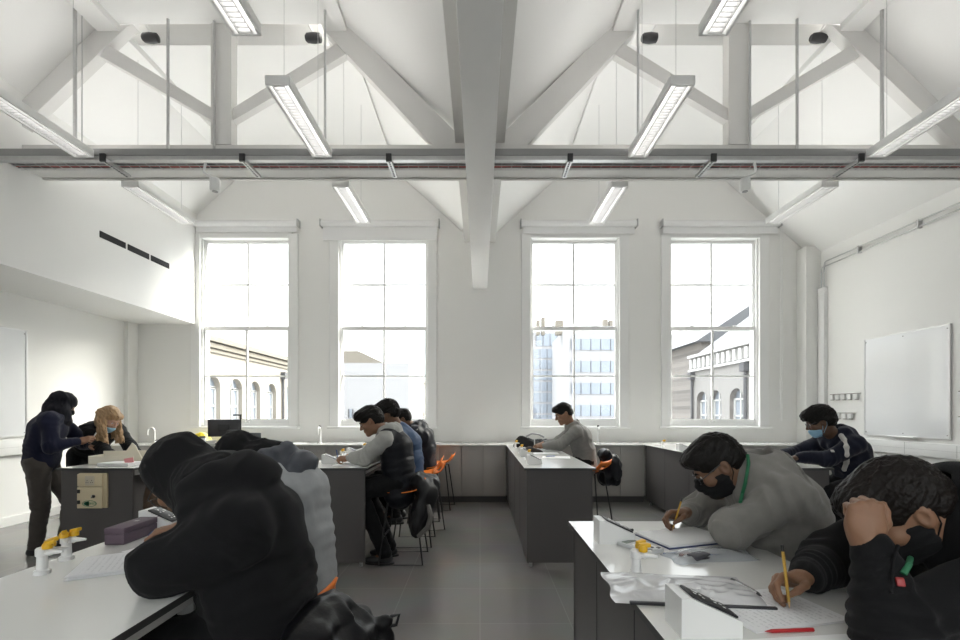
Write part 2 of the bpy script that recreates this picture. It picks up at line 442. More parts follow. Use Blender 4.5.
# roof trusses
def truss(s, label):
    r = thing('roof_truss', label, 'roof truss', (s * 2.7, 4.7, 3.94))
    def X(poly): return [(s * a, b) for a, b in poly]
    y0, y1 = 4.70, 4.92
    xe = 4.755 if s < 0 else 5.545
    MB().prism(X([(.118, 3.94), (xe, 3.94), (xe, 4.17), (.118, 4.17)]), y0, y1).build('tie_beam', TRUSSM, r)
    MB().box(min(s * .118, s * xe), max(s * .118, s * xe), y1 + .001, y1 + .03, 3.925, 4.17).build('back_board', TRUSSM, r)
    y1 = y0 + .11
    MB().prism(X([(2.575, 4.171), (2.785, 4.171), (2.785, 5.75), (2.575, 5.75)]), y0 - .012, y1).build('king_post', TRUSSM, r)
    MB().prism(X([(.12, 4.171), (.49, 4.171), (1.60, 5.34), (1.60, ZF - .001), (1.34, ZF - .03)]), y0, y1).build('rafter', TRUSSM, r)
    MB().prism(X([(4.752, 4.36), (4.752, 4.63), (3.97, ZF - .03), (3.60, ZF - .001), (3.66, 5.40)] if s < 0 else [(4.95, 4.171), (5.22, 4.171), (3.97, ZF - .03), (3.60, ZF - .001), (3.66, 5.40)]), y0, y1).build('rafter', TRUSSM, r)
    MB().prism(X([(2.786, 4.43), (3.95, 5.10), (3.87, 5.22), (2.786, 4.56)]), y0 + .015, y1 - .015).build('strut', TRUSSM, r)
    MB().prism(X([(2.574, 4.43), (1.40, 5.12), (1.48, 5.24), (2.574, 4.56)]), y0 + .015, y1 - .015).build('strut', TRUSSM, r)
    return r
truss(-1, 'grey white timber roof truss over the left half of the room')
truss(1, 'grey white timber roof truss over the right half of the room')

# ------------------------------------------------------------------ sash windows
def window(xc, name):
    hw = WHW; y0 = YB
    fr = MB()
    for sx in (-1, 1):
        a, b = xc + sx * (hw - .06), xc + sx * (hw + .10)
        fr.box(min(a, b), max(a, b), y0 - .035, y0, WZ0 - .02, WZ1 + .02, .008)
        a, b = xc + sx * (hw - .06), xc + sx * hw
        fr.box(min(a, b), max(a, b), y0, y0 + .22, WZ0, WZ1)
        a, b = xc + sx * (hw - .085), xc + sx * (hw - .06)
        fr.box(min(a, b), max(a, b), y0 + .02, y0 + .04, WZ0, WZ1)
    fr.box(xc - hw, xc + hw, y0 - .03, y0 + .22, WZ1 - .05, WZ1 + .12)
    fr.box(xc - hw, xc + hw, y0 + .04, y0 + .26, WZ0, WZ0 + .035)
    o = struct(name, fr, WOODW, smooth=0)
    w = hw - .062; zm = 2.81
    def sash(nm, ys, za, zb, zmid, bot, top):
        m = MB()
        for sx in (-1, 1):
            a, b = xc + sx * w, xc + sx * (w - .045); m.box(min(a, b), max(a, b), ys, ys + .04, za, zb)
        m.box(xc - w + .045, xc + w - .045, ys, ys + .04, za, za + bot); m.box(xc - w + .045, xc + w - .045, ys, ys + .04, zb - top, zb)
        m.box(xc - .015, xc + .015, ys + .004, ys + .036, za + bot, zb - top)
        m.box(xc - w + .045, xc - .015, ys + .004, ys + .036, zmid - .014, zmid + .014); m.box(xc + .015, xc + w - .045, ys + .004, ys + .036, zmid - .011, zmid + .011)
        so = m.build(nm, WOODW, o, world=False, smooth=0)
        MB().box(xc - w + .03, xc + w - .03, ys + .018, ys + .022, za + .03, zb - .03).build('pane', GLASSM, so, world=False, smooth=0)
        return so
    sash('upper_sash', y0 + .10, zm - .03, WZ1 - .05, 3.56, .05, .05)
    lo = sash('lower_sash', y0 + .05, WZ0 + .035, zm + .03, 2.005, .075, .06)
    h = MB()
    for sx in (-1, 1): h.box(xc + sx * .36 - .03, xc + sx * .36 + .03, y0 + .028, y0 + .05, zm + .03, zm + .045, .004)
    for sx in (-1, 1): h.box(xc + sx * .03 - .025, xc + sx * .03 + .025, y0 + .030, y0 + .05, WZ0 + .06, WZ0 + .085, .004)
    h.build('sash_lift', WOODW, lo, world=False)
    MB().box(xc - hw - .12, xc + hw + .12, y0 - .09, y0 + .05, WZ0 - .05, WZ0 - .012, .008).build('sill', WOODW, o, world=False)
    return o
for xc, nm in WIN: window(xc, nm)

FABW = mat('blind_fabric', (0.80, 0.80, 0.80), 0.8, var=0.01, bump=0.1, bscale=400)
CHROME = mat('chrome', (0.75, 0.75, 0.76), 0.15, metal=1.0, var=0.02)
def blind(xc, hw, drop, label):
    z = 4.53; r = thing('roller_blind', label, 'blind', (xc, YB - .1, z), group=None)
    MB().lathe([(.05, -hw), (.05, hw)], (xc, YB - .075, z), 20, 'x').build('roller', FABW, r)
    MB().box(xc - hw + .02, xc + hw - .02, YB - .062, YB - .058, z - drop, z, 0).build('fabric', FABW, r, smooth=0)
    MB().lathe([(.008, -hw + .02), (.008, hw - .02)], (xc, YB - .060, z - drop), 10, 'x').build('bottom_bar', WHITEP, r)
    for s in (-1, 1):
        MB().box(xc + s * (hw + .012) - .010, xc + s * (hw + .012) + .010, YB - .13, YB, z - .06, z + .06, .004).build('end_bracket', STEEL, r)
    return r
blind(-3.89, .86, .13, 'white roller blind rolled up over the window furthest left, by the bulkhead')
blind(-1.66, .97, .27, 'white roller blind lowered deepest, over the window behind the three seated boys')
blind(1.64, .95, .16, 'white roller blind rolled up over the window with the office block view')
b4 = blind(4.00, .97, .16, 'white roller blind rolled up over the window furthest right, with a hanging chain')
MB().tube([(4.98, YB - .09, 4.5), (4.98, YB - .09, 1.25), (5.01, YB - .09, 1.25), (5.01, YB - .09, 4.5)], .006, 6).build('chain', WHITEP, b4)

# ------------------------------------------------------------------ services in the roof
r = thing('service_channel', 'long grey steel lighting channel hung across the room in front of the trusses', 'channel', (0, 4.46, 3.97))
for a, b in ((-5.2, -.118), (.118, 5.2)):
    MB().box(a, b, 4.430, 4.490, 3.906, 3.974).build('channel', STEELDK, r, smooth=0)
    MB().box(a, b, 4.432, 4.488, 3.866, 3.904).build('flange', STEEL, r, smooth=0)
tr_ = thing('cable_tray', 'wire mesh cable tray carrying grey and red cables under the tie beams', 'cable tray', (0, 4.6, 3.86))
for a, b in ((-5.0, -.12), (.12, 5.0)):
    w = MB(); n = int((b - a) / .1)
    for i in range(n + 1):
        x = a + (b - a) * i / n
        w.tube([(x, 4.568, 3.955), (x, 4.568, 3.905), (x, 4.690, 3.905), (x, 4.690, 3.955)], .0025, 5)
    for y, z in ((4.568, 3.955), (4.568, 3.93), (4.568, 3.905), (4.60, 3.905), (4.615, 3.905), (4.66, 3.905), (4.690, 3.905), (4.690, 3.955)):
        w.tube([(a, y, z), (b, y, z)], .003, 5)
    w.build('mesh_tray', STEEL, tr_)
    for i, (y, z, c, rr) in enumerate(((4.588, 3.922, (.06, .06, .065), .014), (4.616, 3.921, (.30, .30, .30), .013), (4.643, 3.921, (.42, .05, .04), .012), (4.670, 3.922, (.10, .10, .10), .013), (4.63, 3.942, (.55, .55, .56), .009))):
        pts = [(a + (b - a) * t / 24, y + .004 * math.sin(t * 1.3 + i), z + .003 * math.sin(t * 2.1 + i * 2)) for t in range(25)]
        MB().tube(pts, rr, 8).build('cable', mat('cable_%d' % i, c, .5), tr_)
for k_, px in enumerate((112, 248, 391, 568, 708, 852)):
    x = (px - 480) / F * 4.5
    nm = ['second from the left end', '', '', '', '', ''][0]
    lab = ['leftmost slotted steel bracket holding up the cable tray', 'slotted tray bracket left of the left king post light sensor', 'slotted tray bracket nearest to the beam on its left side',
           'slotted tray bracket nearest to the beam on its right side', 'slotted tray bracket beside the right light sensor', 'rightmost slotted steel bracket holding up the cable tray'][k_]
    if k_ == 1: lab = 'slotted tray bracket just right of the left light sensor'
    br = thing('tray_bracket', lab, 'bracket', (x, 4.6, 3.87), group='slotted brackets under the cable tray')
    m = MB(); m.box(x - .022, x + .022, 4.40, 4.72, 3.835, 3.8655)
    m.build('channel', STEEL, br, smooth=0)
    m = MB()
    for q in range(9): m.box(x - .009, x + .009, 4.42 + q * .032, 4.442 + q * .032, 3.8335, 3.8355)
    m.build('slots', BLACKP, br, smooth=0)
    MB().box(x - .026, x + .026, 4.38, 4.399, 3.825, 3.90).build('end_cap', BLACKP, br, smooth=0)
# hanging rods
def rod(px, d, z0, z1, rr, label):
    x = (px - 480) / F * d
    o = MB().tube([(x, d, z0), (x, d, z1)], rr, 10).build('hanging_rod', STEEL); props(o, label, 'rod', 'steel rods that hold the lighting channel')
rod(75, 4.46, 3.975, 5.42, .017, 'leftmost thick steel hanging rod above the lighting channel')
rod(82, 4.52, 3.95, 5.42, .005, 'thin rod hanging close beside the leftmost thick rod')
rod(325, 4.46, 3.975, 5.42, .012, 'steel hanging rod left of the beam, beside the pendant light')
rod(638, 4.46, 3.975, 5.42, .012, 'steel hanging rod right of the beam, beside the pendant light')
rod(882, 4.46, 3.975, 5.42, .017, 'rightmost thick steel hanging rod above the lighting channel')
rod(168, 4.64, 3.93, 5.42, .014, 'steel rod between the left king post and the sloping rafter')
rod(214, 4.665, 3.93, 5.42, .012, 'steel conduit running up against the left king post')
rod(750, 4.665, 3.93, 5.42, .012, 'steel conduit running up against the right king post')
rod(797, 4.64, 3.93, 5.42, .014, 'steel rod between the right king post and the sloping rafter')

# pendant lights
LAMP = emis('lamp_diffuser', (1.0, 0.98, 0.95), 1.9)
UPL = emis('uplight_diffuser', (1.0, 0.98, 0.95), 13.0)
LOUV = mat('louvre_aluminium', (0.70, 0.70, 0.70), 0.3, metal=0.6, var=0.02)
HOUS = mat('lamp_housing', (0.82, 0.82, 0.81), 0.4, var=0.02)
def pendant(x, y0, y1, label, first=None):
    if first is not None:
        return dup(first, (x, y0, 3.87), 0, label)
    L = y1 - y0
    r = thing('pendant_light', label, 'ceiling light', (0, 0, 3.87), group='linear pendant lights with louvres')
    h = MB()
    for s in (-1, 1): h.box(s * .085 - .010, s * .085 + .010, 0, L, 0, .072, .003)
    h.box(-.085, .085, 0, .015, 0, .072); h.box(-.085, .085, L - .015, L, 0, .072); h.box(-.075, .075, .015, L - .015, .055, .068)
    h.build('housing', HOUS, r, world=False)
    MB().box(-.072, .072, .017, L - .017, .040, .045).build('diffuser', LAMP, r, world=False, smooth=0)
    MB().box(-.055, .055, .03, L - .03, .0685, .0745).build('uplight', UPL, r, world=False, smooth=0)
    lo = MB(); n = 26
    for i in range(n): y = .03 + (L - .06) * i / (n - 1); lo.box(-.045, .045, y - .003, y + .003, .002, .038)
    for s in (-1, 1): lo.box(s * .045 - .004, s * .045 + .004, .02, L - .02, .0, .038)
    lo.build('louvre', LOUV, r, world=False, smooth=0)
    w = MB(); w.tube([(0, .12, .068), (0, .12, ZF - .07 - 3.87)], .0022, 5); w.build('suspension_wire', STEEL, r, world=False)
    w = MB(); w.tube([(0, L - .12, .068), (0, L - .12, ZF - .07 - 3.87)], .0022, 5); w.build('suspension_wire', STEEL, r, world=False)
    r.location = (x, y0, 3.87)
    return r
p0 = pendant(-1.53, 3.42, 4.40, 'pendant light left of the beam, just in front of the truss')
pendant(1.53, 3.42, 0, 'pendant light right of the beam, just in front of the truss', p0)
pendant(-3.84, 3.42, 0, 'pendant light near the left edge, in front of the left truss', p0)
pendant(3.84, 3.42, 0, 'pendant light near the right edge, in front of the right truss', p0)
pendant(-1.53, 2.0, 0, 'pendant light at the top edge of the photo, left of the beam', p0)
pendant(1.53, 2.0, 0, 'pendant light at the top edge of the photo, right of the beam', p0)
pendant(-1.53, 4.97, 0, 'pendant light behind the truss, above the second window from left', p0)
pendant(1.53, 4.97, 0, 'pendant light behind the truss, above the third window from left', p0)
pendant(-3.84, 4.97, 0, 'pendant light behind the truss, beside the white bulkhead', p0)
pendant(3.84, 4.97, 0, 'pendant light behind the truss, by the sloping ceiling at right', p0)
# small spots in the ceiling slot
SPOT = mat('spot_black', (0.03, 0.03, 0.032), 0.4)
for px, lab in ((151, 'small black spotlight in the ceiling slot at far left'), (314, 'small black spotlight in the slot left of the beam'),
                (650, 'small black spotlight in the slot right of the beam'), (819, 'small black spotlight in the ceiling slot at far right')):
    c = P(px, 38, 4.84); s = 1 if px < 480 else -1
    r = thing('spotlight', lab, 'spotlight', c, group='spotlights in the ceiling slot')
    MB().lathe([(.028, -.09), (.045, -.07), (.052, .0), (.045, .07), (.03, .08)], c, 16, 'x').build('lamp_head', SPOT, r)
    MB().tube([c + np.array([0, 0, .04]), c + np.array([-s * .10, .0, .22]), c + np.array([-s * .10, 0, .44])], .012, 8).build('arm', WHITEP, r)
for px, py, s, lab in ((215, 185, -1, 'white cylinder light sensor on an arm below the left king post'), (745, 185, 1, 'white cylinder light sensor on an arm below the right king post')):
    c = P(px, py, 4.40)
    r = thing('light_sensor', lab, 'sensor', c, group='cylinder sensors under the channel')
    MB().lathe([(.0, -.062), (.038, -.062), (.046, -.05), (.046, .055), (.04, .062), (0, .062)], c, 20).build('housing', WHITEP, r)
    MB().lathe([(.0, -.066), (.026, -.066), (.026, -.058), (0, -.058)], c, 16).build('lens', mat('sensor_lens', (.25, .25, .25), .3), r)
    MB().tube([c + np.array([0, 0, .06]), c + np.array([s * .12, .02, .13]), c + np.array([s * .13, .06, .245])], .012, 8).build('arm', WHITEP, r)

# bulkhead slot vents
for k_, (a, b) in enumerate(((5.66, 6.07), (6.11, 6.50), (6.54, 6.92))):
    lab = ['black slot vent in the bulkhead, nearest the camera', 'middle black slot vent of the three in the bulkhead', 'black slot vent in the bulkhead, nearest the windows'][k_]
    o = MB().box(-4.752, -4.742, a, b, 3.585, 3.665).build('slot_vent', mat('vent_black', (.006, .006, .006), .7)); props(o, lab, 'vent', 'slot vents in the bulkhead')
# ------------------------------------------------------------------ back counter and cupboards
def slab(m, x0, x1, y0, y1, z0, z1):
    """compact laminate: white face on top (slot 0), dark edge (slot 1)"""
    v = [(x0, y0, z0), (x1, y0, z0), (x1, y1, z0), (x0, y1, z0), (x0, y0, z1), (x1, y0, z1), (x1, y1, z1), (x0, y1, z1)]
    m.m = 0; m.add(v, [(4, 5, 6, 7)]); m.m = 1; m.add(v, [(0, 3, 2, 1), (0, 1, 5, 4), (1, 2, 6, 5), (2, 3, 7, 6), (3, 0, 4, 7)]); m.m = 0
    return m
ct = thing('window_counter', 'long white worktop running under the windows along the back wall', 'worktop', (0, 7.3, .88))
slab(MB(), XL + .08, XR - .25, 6.93, YB - .145, .880, .902).build('worktop', [TOPM, TOPM], ct, smooth=0)
up = MB(); up.box(XL + .08, -.30, YB - .14, YB - .005, .86, .90); up.box(.28, XR - .25, YB - .14, YB - .005, .86, .90)
up.build('rear_strip', TOPM, ct, smooth=0)
HANDLE = mat('handle_steel', (.45, .45, .45), .3, metal=.8)
def cupboard(x0, x1, label):
    r = thing('base_cabinet', label, 'cupboard', ((x0 + x1) / 2, 7.2, 0), group='grey base cupboards under the window counter')
    MB().box(x0 + .003, x1 - .003, 6.992, 7.44, .10, .878).build('carcass', CABM, r, smooth=0)
    MB().box(x0, x1, 7.04, 7.42, 0, .10).build('plinth', PANELM, r, smooth=0)
    xm = (x0 + x1) / 2
    for a, b in ((x0 + .004, xm - .003), (xm + .003, x1 - .004)):
        d = MB().box(a, b, 6.972, 6.990, .115, .865, .002).build('door', CABM, r)
        c = (a + b) / 2
        MB().tube([(c - .07, 6.972, .80), (c - .07, 6.955, .80), (c + .07, 6.955, .80), (c + .07, 6.972, .80)], .004, 6).build('handle', HANDLE, d)
SPANS = [((-5.72, -3.80), 2, 'left of the teacher end bench'), ((-3.06, -1.68), 2, 'between the left benches'), ((-.98, .40), 2, 'in the middle, behind the orange stools'),
         ((1.05, 2.53), 2, 'behind the boy in the light grey jumper'), ((3.18, 5.29), 2, 'in the right corner')]
for (a, b), n_, where in SPANS:
    for i in range(n_):
        q = a + (b - a) * i / n_; q2 = a + (b - a) * (i + 1) / n_
        cupboard(q, q2, '%s grey cupboard under the window counter %s' % (['left hand', 'right hand'][i], where))

# ------------------------------------------------------------------ lab benches
RAIL = mat('bench_rail', (.62, .62, .60), .45, var=.02)
def bench(x0, x1, y0, y1, label, open_end=False):
    r = thing('lab_bench', label, 'lab bench', ((x0 + x1) / 2, (y0 + y1) / 2, 0))
    slab(MB(), x0 - .015, x1 + .015, y0 - .015, y1, .880, .900).build('worktop', [TOPM, EDGEM], r, smooth=0)
    MB().box(x0 + .01, x0 + .035, y0 + .036, y1, .06, .879).build('side_panel', PANELM, r, smooth=0)
    MB().box(x0 + .22, x0 + .24, y0 + .2, y1 - .06, .10, .82).build('back_panel', PANELM, r, smooth=0)
    MB().box(x0 + .06, x1 - .04, y0 + .05, y1 - .05, .825, .878).build('support_rail', RAIL, r, smooth=0)
    for yy in (y0 + .06, (y0 + y1) / 2, y1 - .12): MB().box(x1 - .10, x1 - .05, yy - .02, yy + .02, .78, .8255).build('bracket', RAIL, r, smooth=0)
    fe = y0 if not open_end else y1 - .04
    MB().box(x0 + .01, x1 - .012, fe + .01, fe + .035, .05, .879, .001).build('end_panel', PANELM, r, smooth=0)
    ft = MB()
    for xx in (x0 + .05, x1 - .06):
        for yy in (y0 + .07, y1 - .10): ft.lathe([(.016, 0), (.016, .03), (.008, .03), (.008, .07)], (xx, yy, 0), 10)
    ft.build('foot', STEEL, r)
    g = MB()
    for k_ in range(1, 4):
        yy = y0 + (y1 - y0) * k_ / 4
        g.box(x0 + .0085, x0 + .0105, yy - .0015, yy + .0015, .07, .87)
    g.build('panel_seam', BLACKP, r, smooth=0)
    return r
Y0B, Y1B = 4.05, 6.925
bench(-3.76, -3.10, Y0B, Y1B, 'dark grey lab bench with a cream outlet panel, where two women work')
bench(-1.63, -1.02, Y0B, Y1B, 'dark grey lab bench where three boys sit beside orange stools')
bench(.41, 1.02, Y0B, Y1B, 'dark grey lab bench in the middle, with the boy in a light grey jumper')
bench(2.52, 3.14, Y0B, Y1B, 'dark grey lab bench at right, with the boy in navy hoodie')
bench(.42, 1.02, .45, 2.075, 'foreground lab bench at right, with a boy writing in grey sweatshirt', open_end=True)
bench(-1.43, -.825, .45, 2.36, 'foreground lab bench at left, with the student in black hood', open_end=True)

# ------------------------------------------------------------------ stools
def stool_proto():
    r = thing('lab_stool', 'x', 'stool', (0, 0, 0), group='orange lab stools with black sled frames')
    def seat(u, v):
        x = (u - .5) * 2; w = .19 * (1 - .10 * max(0, v - .5)); yl = x * w           # local y is across
        if v < .72:
            t = v / .72; xx = -.19 + .31 * t; z = .665 - .020 * math.sin(t * PI) - .02 * max(0, .15 - t) / .15 + .018 * x * x
        else:
            t = (v - .72) / .28; a = t * rad(62); xx = .12 + .11 * math.sin(a) * 1.0; z = .665 + .018 * x * x + .15 * (1 - math.cos(a)) + .035 * t
        corner = 1 - .16 * max(0, abs(x) - .6) / .4 * (1 if (v < .12 or v > .9) else 0)
        return (xx, yl * corner, z)
    m = MB(); m.grid(seat, 16, 20)
    keep = [f for i, f in enumerate(m.f) if not ((i // 16) in (16, 17) and 5 <= i % 16 <= 10)]     # hand hole in the lip
    m.f = keep; m.mi = [0] * len(keep)
    s = m.build('seat', ORANGE, r, world=False, smooth=60, solid=.010)
    MB().box(-.13, .10, -.035, .035, .630, .648, .004).build('seat_bracket', ORANGE, s, world=False)
    for q in (-1, 1):
        MB().tube([(-.10, q * .06, .630), (-.12, q * .13, .625), (-.20, q * .20, .012), (.20, q * .20, .012), (.12, q * .13, .625), (.10, q * .06, .630)], .0095, 8).build('sled_leg', BLACKM, r, world=False)
    MB().tube([(-.163, -.165, .26), (-.163, .165, .26)], .008, 8).build('footrest', BLACKM, r, world=False)
    MB().tube([(.10, -.06, .630), (.10, .06, .630)], .0095, 8).build('cross_bar', BLACKM, r, world=False)
    return r
ST = stool_proto()
STOOLS = [(-.66, 5.50, .25, 'empty orange stool nearest of the two beside the boy in black'),
          (-.60, 6.62, -.1, 'empty orange stool furthest from the camera, by the middle cupboards'),
          (-.72, 4.31, 0, 'stool under the boy in black vest, hung with a coat'),
          (-.70, 4.85, 0, 'stool under the boy in blue jacket, black frame showing'),
          (-.72, 6.10, 0, 'orange stool under the boy in black jacket, only its seat showing'),
          (1.42, 5.82, -.7, 'orange stool with the seat lip showing behind the light grey jumper'),
          (3.56, 4.15, 0, 'stool under the boy in navy hoodie, black leg showing'),
          (-.90, 1.93, 0, 'stool under the student in pale grey jacket, mostly hidden'),
          (-.765, 1.55, -.2, 'orange stool with its lip above the puffer coat, under the student in black fleece'),
          (1.26, 1.70, 0, 'stool under the boy in grey sweatshirt'),
          (1.45, 1.06, 0, 'stool under the boy with his head in his hand')]
for i, (x, y, a, lab) in enumerate(STOOLS):
    if i == 0: ST.location = (x, y, 0); ST.rotation_euler = (0, 0, a); ST['label'] = lab
    else: dup(ST, (x, y, 0), a, lab)

# ------------------------------------------------------------------ bench-top outlets: wedge socket pods, gas taps
def pod_proto():
    r = thing('socket_pod', 'x', 'socket box', (0, 0, 0), group='white wedge shaped socket boxes on the benches')
    prof = [(0, 0), (0, .088), (.022, .088), (.135, .036), (.135, 0)]
    MB().prism(prof, -.045, .045).build('housing', WHITEP, r, world=False, smooth=0)
    u = np.array([.113, 0, -.052]); u /= np.linalg.norm(u); nn = np.array([.052, 0, .113]); nn /= np.linalg.norm(nn)
    c = np.array([.080, 0, .0625])
    p = MB().obox(c + nn * .002, u * .056, (0, .034, 0), nn * .003, .002).build('socket_panel', BLACKP, r, world=False)
    m = MB()
    for a in (-.026, .026):
        for dx, dy in ((-.010, 0), (.008, -.009), (.008, .009)): m.obox(c + u * (a + dx) + np.array([0, dy, 0]) + nn * .0055, u * .003, (0, .0022, 0), nn * .0006)
    for a in (-.026, .026): m.obox(c + u * a + np.array([0, .024, 0]) + nn * .0055, u * .007, (0, .004, 0), nn * .001)
    m.build('switch', WHITEP, p, world=False, smooth=0)
    return r
PODS = [(.452, 1.76, 0, 'white wedge socket box at the far end of the right foreground bench'),
        (.445, 1.045, 0, 'large white wedge socket box at the bottom edge, right foreground bench'),
        (-1.42, 1.93, 0, 'socket box with black panel on the left foreground bench, by the mauve case'),
        (-1.53, 4.42, 0, 'white socket box nearest the camera on the bench of three boys'),
        (-1.52, 5.20, 0, 'white socket box further along the bench of three boys'),
        (.455, 4.36, 0, 'white socket box nearest the camera on the middle bench'),
        (.455, 5.10, 0, 'white socket box further along the middle bench'),
        (2.57, 5.9, 0, 'small white socket box on the bench at right, far end')]
pp = pod_proto()
for i, (x, y, a, lab) in enumerate(PODS):
    if i == 0: pp.location = (x, y, .9); pp['label'] = lab
    else: dup(pp, (x, y, .9), a, lab)
def tap_proto():
    r = thing('gas_tap', 'x', 'gas tap', (0, 0, 0), group='white gas taps with yellow levers')
    MB().lathe([(.021, 0), (.021, .012), (.0145, .016), (.0135, .055), (.017, .058), (.017, .078), (.013, .082), (0, .082)], (0, 0, 0), 18).build('pillar', WHITEP, r, world=False)
    m = MB()
    for s in (-1, 1):
        d = np.array([.9, s * .45, 0]); d /= np.linalg.norm(d); p = np.array([0, 0, .068])
        m.tube([p, p + d * .022, p + d * .024, p + d * .032, p + d * .062], [.010, .010, .012, .008, .004], 10)
    m.build('nozzle', WHITEP, r, world=False)
    for s in (-1, 1):
        m = MB(); m.lathe([(0, .080), (.013, .080), (.014, .090), (.010, .098), (0, .099)], (.016, s * .014, 0), 14)
        m.obox((.020, s * .016, .099), (.013, s * .005, .003), (-.003, .009, 0), (0, 0, .006), .003)
        m.build('lever', YELLOW, r, world=False)
    return r
tp = tap_proto()
TAPS = [(.475, 1.38, 0, 'white gas tap with yellow levers on the right foreground bench'),
        (-1.352, 1.40, .5, 'nearer gas tap with yellow levers on the left foreground bench'),
        (-1.40, 1.535, -.4, 'gas tap standing behind another on the left foreground bench'),
        (-1.50, 4.90, 0, 'gas tap with yellow lever on the bench of three boys'),
        (-1.48, 5.75, 0, 'far gas tap on the bench of three boys'),
        (.50, 4.78, 0, 'gas tap nearest the camera on the middle bench'),
        (.49, 5.50, 0, 'middle gas tap of the three on the middle bench'),
        (.49, 6.30, 0, 'gas tap furthest along the middle bench, by the black bag'),
        (2.60, 6.45, 0, 'gas tap on the far end of the bench at right')]
for i, (x, y, a, lab) in enumerate(TAPS):
    if i == 0: tp.location = (x, y, .9); tp['label'] = lab
    else: dup(tp, (x, y, .9), a, lab)

# water taps on the window counter
def swan(x, y, rz, h, label, m_=WHITEP, tip=True):
    r = thing('water_tap', label, 'water tap', (0, 0, 0))
    MB().lathe([(.026, 0), (.026, .015), (.014, .025), (.014, .06)], (0, 0, 0), 16).build('base', m_, r, world=False)
    R_ = .055
    pts = [(0, 0, .05), (0, 0, h - R_)] + [(-R_ + R_ * math.cos(a), 0, h - R_ + R_ * math.sin(a)) for a in np.linspace(.2, PI, 9)] + [(-2 * R_, 0, h - R_ - .06)]
    MB().tube(pts, .011, 10).build('spout', m_, r, world=False)
    if tip: MB().lathe([(.015, h + .0), (.018, h + .012), (.016, h + .03), (0, h + .032)], (-.02, 0, 0), 12).build('knob', BLACKP, r, world=False)
    else: MB().obox((.03, 0, .06), (.03, 0, .005), (0, .008, 0), (0, 0, .006), .002).build('lever', BLACKP, r, world=False)
    r.location = (x, y, .902); r.rotation_euler = (0, 0, rz)
    return r
swan(-2.52, 7.16, PI / 2, .26, 'white upright water tap with black knob between the two left windows')
swan(1.86, 7.16, PI / 2, .26, 'white upright water tap with black knob behind the boy in light grey jumper')
r = swan(-5.06, 7.05, 0, .255, 'white swan neck water tap on the counter at far left', tip=False)

# ------------------------------------------------------------------ walls: boards, trunking, rails
BOARD = mat('whiteboard_enamel', (.80, .81, .825), .12, var=.008, vscale=1.2, coat=.3)
ALU = mat('aluminium_trim', (.70, .70, .70), .35, metal=.6)
def whiteboard(x, nx, y0, y1, z0, z1, label):
    r = thing('whiteboard', label, 'whiteboard', (x, (y0 + y1) / 2, z0))
    a, b = sorted((x, x + nx * .022)); c, d = sorted((x + nx * .002, x + nx * .03))
    MB().box(a, b, y0 + .012, y1 - .012, z0 + .012, z1 - .012).build('board', BOARD, r, smooth=0)
    m = MB(); m.box(c, d, y0, y1, z0, z0 + .014); m.box(c, d, y0, y1, z1 - .014, z1); m.box(c, d, y0, y0 + .014, z0 + .014, z1 - .014); m.box(c, d, y1 - .014, y1, z0 + .014, z1 - .014)
    m.build('frame', ALU, r, smooth=0)
    e, f = sorted((x + nx * .03, x + nx * .085)); ym = (y0 + y1) / 2
    MB().box(e, f, ym - .2, ym + .2, z0 - .005, z0 + .012, .003).build('pen_tray', ALU, r)
    m = MB()
    for yy in (y0 + .03, ym, y1 - .03):
        for zz in (z0 + .05, z1 - .05):
            g, h = sorted((x + nx * .022, x + nx * .026)); m.box(g, h, yy - .007, yy + .007, zz - .007, zz + .007)
    m.build('fixing_clip', STEELDK, r, smooth=0)
    return r
whiteboard(XR, -1, 5.33, 6.52, 1.07, 2.44, 'whiteboard with aluminium frame on the right wall')
whiteboard(XL, 1, 4.3, 5.78, 1.09, 2.44, 'whiteboard cut by the left edge of the photo')
def trunk(nm, x, nx, y0, y1, z0, z1, lab):
    r = thing(nm, lab, 'trunking', (x, (y0 + y1) / 2, z0))
    a, b = sorted((x + nx * .001, x + nx * .06)); MB().box(a, b, y0, y1, z0, z1, .004).build('body', WHITEP, r)
    m = MB(); c, d = sorted((x + nx * .06, x + nx * .0615))
    n_ = int((y1 - y0) / .6)
    for i in range(1, n_): yy = y0 + (y1 - y0) * i / n_; m.box(c, d, yy - .002, yy + .002, z0 + .01, z1 - .01)
    m.box(c, d, y0, y1, z0 + (z1 - z0) * .5 - .001, z0 + (z1 - z0) * .5 + .001)
    m.build('joint', mat('joint_grey', (.45, .45, .45), .6), r, smooth=0)
trunk('dado_trunking', XR, -1, 2.0, 7.15, .85, 1.02, 'white dado trunking along the right wall under the whiteboard')
trunk('dado_trunking', XL, 1, 3.2, 5.84, .87, 1.06, 'white dado trunking on the left wall under the whiteboard')
sk = MB().box(XL, XL + .018, YF, YB - .23, 0, .11).build('baseboard_left', PAINT, smooth=0); sk['kind'] = 'structure'
sk = MB().box(XR - .018, XR, YF, YB - .23, 0, .11).build('baseboard_right', PAINT, smooth=0); sk['kind'] = 'structure'
